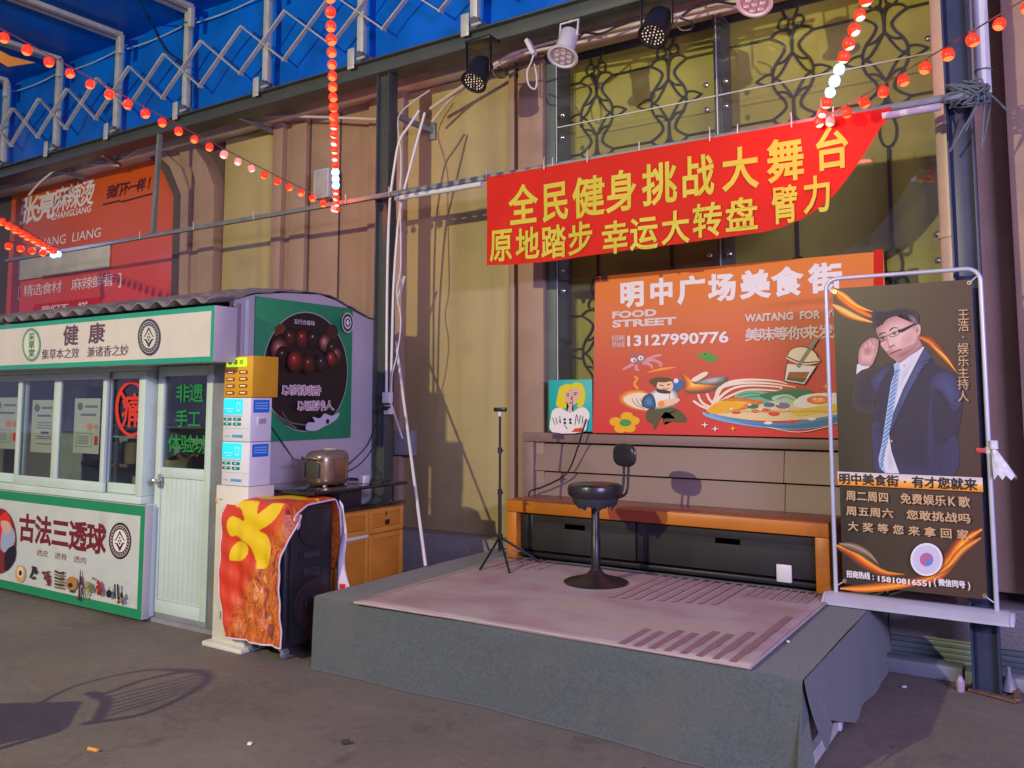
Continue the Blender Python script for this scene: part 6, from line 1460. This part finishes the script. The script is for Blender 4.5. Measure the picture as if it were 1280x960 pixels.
par('stage_lamp', 'black can stage lamp with LED face hung left of the window', 598, 92, True, 'stage lamps along the beam')
par('stage_lamp', 'white can stage lamp beside the small white adapter', 706, 62, False, 'stage lamps along the beam')
par('stage_lamp', 'black can stage lamp hung above the middle of the window', 821, 33, True, 'stage lamps along the beam')
par('stage_lamp', 'white can stage lamp cut by the upper edge of the photo', 945, -6, False, 'stage lamps along the beam')
q = at(664, 60, Y=5.42); ad = thing('cable_adapter', 'small white driver box with looped white cable hanging beside a white lamp', 'adapter', tuple(q))
M().bar(at(659, 50, Y=5.42), at(668, 68, Y=5.42), .06, .035, m_white, .006).build('case', ad)
M().tube(spline([at(667, 68, Y=5.42), at(664, 78, Y=5.42), at(659, 90, Y=5.42), at(661, 106, Y=5.42), at(669, 111, Y=5.42), at(671, 98, Y=5.42), at(668, 80, Y=5.42)], 6), .007, m_white, 7).build('loop', ad)
for L, lab in (([(610, 90), (640, 85), (680, 72), (697, 70), (720, 50), (733, 38)], 'black cable strung from the left black lamp past the white lamp'), ([(728, 40), (750, 42), (770, 34), (786, 28), (800, 22)], 'black cable strung between white lamp and middle black lamp'), ([(852, 20), (870, 8), (890, 2), (910, 4), (924, 6)], 'black cable strung from the middle black lamp to the right')):
    tag(M().tube(spline(V(L, 5.60), 6), .009, m_black, 7).build('lamp_cable'), lab, 'cable')
# speaker panel / white box on the pilaster
wb = thing('wall_speaker', 'pale rectangular wall speaker mounted high on the brown pilaster', 'speaker', tuple(at(400, 230, Y=5.9)))
M().box(at(391, 249, Y=5.85), at(411, 209, Y=5.85) + Vector((0, .12, 0)), mat('pale_grey_plastic', (.42, .43, .42), .5), .008).build('case', wb)
f = M(); f.box(at(394, 246, Y=5.845), at(408, 212, Y=5.845) + Vector((0, .004, 0)), mat('speaker_grille', (.36, .37, .37), .7, bump=.5, bscale=300), .003); f.build('grille', wb)

# ------------------------------------------------------------------ strings of cup lights from the rail
g_red = mat('glow_red', (.6, .05, .02), .4, var=0, emit=(1, .17, .04), estr=2.0); g_redc = mat('glow_red_shell', (.55, .03, .01), .35, var=0, emit=(1, .04, .007), estr=.9)
g_pale = mat('glow_peach', (.8, .4, .3), .4, var=0, emit=(1, .50, .36), estr=1.6); g_blue = mat('glow_blue', (.5, .7, 1), .4, var=0, emit=(.30, .66, 1), estr=1.7); g_wht = mat('glow_white', (.9, .8, .7), .4, var=0, emit=(1, .50, .38), estr=1.4)
g_pk = mat('glow_pink_shell', (.7, .3, .28), .4, var=0, emit=(1, .30, .22), estr=.75); g_blu2 = mat('glow_blue_shell', (.4, .6, 1), .4, var=0, emit=(.22, .5, 1), estr=3)
m_wire = mat('red_wire', (.30, .10, .09), .5)
_bulbs = {}
def bulb_mesh(kind):
    if kind in _bulbs: return _bulbs[kind]
    sh, co = {'red': (g_redc, g_red), 'hot': (g_redc, g_wht), 'pale': (g_pk, g_pale), 'blue': (g_blu2, g_blue), 'pink': (g_redc, g_pale)}[kind]
    a = M(); a.lathe([(0, .040), (.013, .040), (.028, .032), (.036, .014), (.037, -.006), (.034, -.020), (.029, -.024), (.029, -.016)], (0, 0, 0), sh, 16, caps=False)
    a.lathe([(.029, -.016), (.026, -.027), (.018, -.034), (.008, -.038), (0, -.039)], (0, 0, 0), co, 16, caps=False)
    a.lathe([(.0, .043), (.008, .043), (.007, .056), (0, .057)], (0, 0, 0), m_wire, 8, caps=False)
    me_o = a.build('bulb_proto'); me = me_o.data; bpy.data.objects.remove(me_o); _bulbs[kind] = me; return me
def strand(lab, P0, Q, n, kinds, extra=3, sc_=1.0, sag=.03):
    """n bulbs between rail point P0 and point Q near the camera side, running a little past Q"""
    t = thing('string_lights', lab, 'string lights', tuple(P0), 'strings of red cup lights')
    D = Q - P0; pts = []; tot = n + extra
    for i in range(0, tot * 2 + 1):
        k = i / (2 * n); p = P0 + D * k; p.z -= sag * 4 * min(k, 1) * (1 - min(k, 1)) * D.length * .25; pts.append(p)
    M().tube(pts, .004, m_wire, 5).build('wire', t)
    for i in range(tot):
        p = pts[2 * i + 1] - Vector((0, 0, .05 * sc_))
        o = bpy.data.objects.new('bulb', bulb_mesh(kinds(i, n))); COL.objects.link(o); o.parent = t; o.location = p - P0; o.scale = (sc_ * .86 * random.uniform(.94, 1.06),) * 3
        o.rotation_euler = (random.uniform(-.4, .4), random.uniform(-.4, .4), 0)
p1_ = at(76, 314, Y=RY - .03); p2_ = at(424, 258, Y=RY - .03); p3_ = at(1021, 150, Y=RY - .03)
strand('string of orange red lights from the rail out to the upper left corner', p2_, atd(20, 46, 5.0), 21, lambda i, n: 'red' if i > 9 else ('pale' if 6 < i <= 9 or i < 1 else 'red'), 4, .9)
strand('string of red and blue lights rising steeply from rail to top edge', p2_ + Vector((-.03, 0, .0)), atd(413, -4, 4.5), 23, lambda i, n: 'blue' if 4 <= i <= 6 else ('hot' if i < 13 else 'red'), 3, .92, 0)
strand('string of white cored and blue lights above the banner end', p3_, atd(1078, -2, 4.0), 10, lambda i, n: 'blue' if 3 <= i <= 5 else 'hot', 3, .92, 0)
strand('string of red lights from the banner end to the upper right corner', p3_ + Vector((.03, 0, 0)), atd(1266, 8, 3.9), 9, lambda i, n: 'pale' if i < 1 else 'red', 2, .92, .02)
strand('dense string of red lights meeting the rail before the shop sign', p1_, atd(-2, 268, 7.6), 11, lambda i, n: 'blue' if i == 0 else 'hot' if i < 4 else 'red', 3, 1.05, 0)
strand('lower sparse string of red lights at the left photo edge', p1_ + Vector((-.04, 0, 0)), atd(3, 300, 8.9), 5, lambda i, n: 'blue' if i == 0 else 'red', 2, 1.1, .0)

for nm_, q_, en_, c_ in (('cup_light_glow', p3_ + Vector((0, -.22, .0)), 13, (1, .10, .16)), ('cup_light_glow', p2_ + Vector((0, -.2, .05)), 8, (1, .10, .06)), ('cup_light_glow', p1_ + Vector((0, -.25, .05)), 7, (.5, .6, 1)), ('cup_light_glow', atd(140, 110, 5.6), 5, (1, .16, .05))):
    lamp(nm_, 'POINT', q_, en_, c_, shadow_soft_size=.12)

# ------------------------------------------------------------------ small things on the ground, right corner
li = M(); q = at(115, 940, Z=0); li.tube([q + Vector((-.03, 0, .009)), q + Vector((.03, .01, .009))], .0085, mat('orange_filter', (.65, .30, .06), .7), 8); tag(li.build('cigarette_butt'), 'orange cigarette butt lying on the bare ground', 'litter')
for i, (x, y, s, lab, c) in enumerate(((312, 931, .012, 'tiny white scrap on the ground near the bottom edge', (.7, .68, .6)), (160, 622 + 135, .012, 'pale scrap lying close to the green stall board', (.5, .4, .25)), (432, 930, .022, 'dark pebble on the ground below the stage', (.05, .04, .035)), (1130, 860, .014, 'tiny white scrap on the shaded ground right of the stage', (.6, .6, .6)), (985, 803, .010, 'tiny white crumb at the rug edge on the stage', (.7, .7, .7)))):
    q = at(x, y, Z=0 if i != 4 else .42); b = bmesh.new(); bmesh.ops.create_icosphere(b, subdivisions=2, radius=s)
    for v in b.verts: v.co = v.co * (1 + .3 * random.uniform(-1, 1)); v.co.z *= .5
    bmesh.ops.translate(b, vec=q + Vector((0, 0, s * .5)), verts=b.verts); tag(M().bm(b, mat('scrap_%d' % i, c, .8, var=0)).build('scrap' if i != 2 else 'pebble'), lab, 'litter')
cb = thing('cut_bottle', 'small pale pink plastic cup standing beside the dark post foot', 'cup', tuple(at(1201, 862, Z=0)))
q = at(1201, 864, Z=0); M().lathe([(0, 0), (.02, 0), (.024, .055), (.014, .075), (.009, .085), (.007, .085), (.012, .075), (.021, .055), (.018, .004), (0, .004)], q, mat('pale_pink_plastic', (.35, .25, .34), .3), 16, caps=False).build('cup_body', cb)
an = thing('angle_bracket', 'rusty floor bracket bolted at the foot of the dark post', 'bracket', tuple(at(1245, 868, Z=0)))
m_rust = mat('rusty_steel', (.16, .08, .05), .7, var=.3, scale=30)
qa, qb = at(1212, 864, Z=0), at(1272, 880, Z=0); f = M(); f.bar(qa + Vector((0, 0, .012)), qb + Vector((0, 0, .012)), .04, .012, m_rust); f.bar(qb + Vector((0, 0, .018)), at(1270, 862, Z=0) + Vector((0, .03, .02)), .03, .012, m_rust); f.build('flat_bar', an)
f = M(); q = at(1262, 866, Z=0); f.lathe([(0, .012), (.04, .012), (.012, .10), (.01, .14), (0, .14)], q, m_lavd, 14, caps=False); f.build('bolt', an)
kb = thing('stone_kerb', 'low grey kerb stones along the foot of the wall in the right corner', 'kerb', (-.6, 5.6, 0))
for i in range(3): M().box((-.96 + .42 * i, 5.58, 0), (-.55 + .42 * i, 5.72, .085 - .01 * i), mat('kerb_stone', (.18, .2, .22), .7, var=.2), .01).build('stone', kb)

# slatted plastic chair standing just left of the picture; the street lamp throws its shadow into view
ch = thing('garden_chair', 'slat backed plastic garden chair at the left whose shadow falls on the ground', 'chair', (-4.6, 1.75, 0))
def shp(px_, py_, z):   # where a point at height z must stand to shadow that spot of ground
    gpt = at(px_, py_, Z=0); return gpt + (LAMP - gpt) * (z / LAMP.z)
mch = mat('green_plastic', (.10, .22, .16), .4)
zs_ = .44
fl_, fr_ = shp(92, 880, zs_), shp(72, 914, zs_); bk0, bk1 = shp(-60, 884, zs_), shp(-80, 950, zs_)
f = M(); f.prism([fl_, fr_, bk1, bk0], (0, 0, .03), mch); f.build('seat', ch)
f = M(); tops = [shp(110, 866, .50), shp(130, 867, .54), shp(180, 850, .64), shp(235, 839, .80), shp(258, 843, .86), shp(255, 855, .86), shp(225, 873, .78), shp(180, 892, .66), shp(125, 902, .54), shp(105, 904, .50)]
f.tube(spline(tops, 5), .016, mch, 10); f.tube([shp(118, 870, .52), shp(131, 872, .55), shp(133, 880, .55), shp(122, 900, .54)], .018, mch, 10)
for k in range(6):
    t = (k + .5) / 6; f.tube([shp(131, 870 + 28 * t, .55), shp(238 + 10 * (1 - abs(t - .4)), 842 + 22 * t, .82)], .008, mch, 8)
f.build('backrest', ch)
f = M(); f.tube(spline([shp(40, 886, .44), shp(70, 868, .55), shp(110, 853, .64), shp(180, 838, .78), shp(240, 838, .84)], 5), .011, mch, 8); f.build('armrest', ch)
for p in (fl_, fr_, bk0, bk1): M().tube([p, (p.x, p.y, 0)], [.02, .015], mch, 10).build('leg', ch)
bpy.data.objects.remove(_ob)
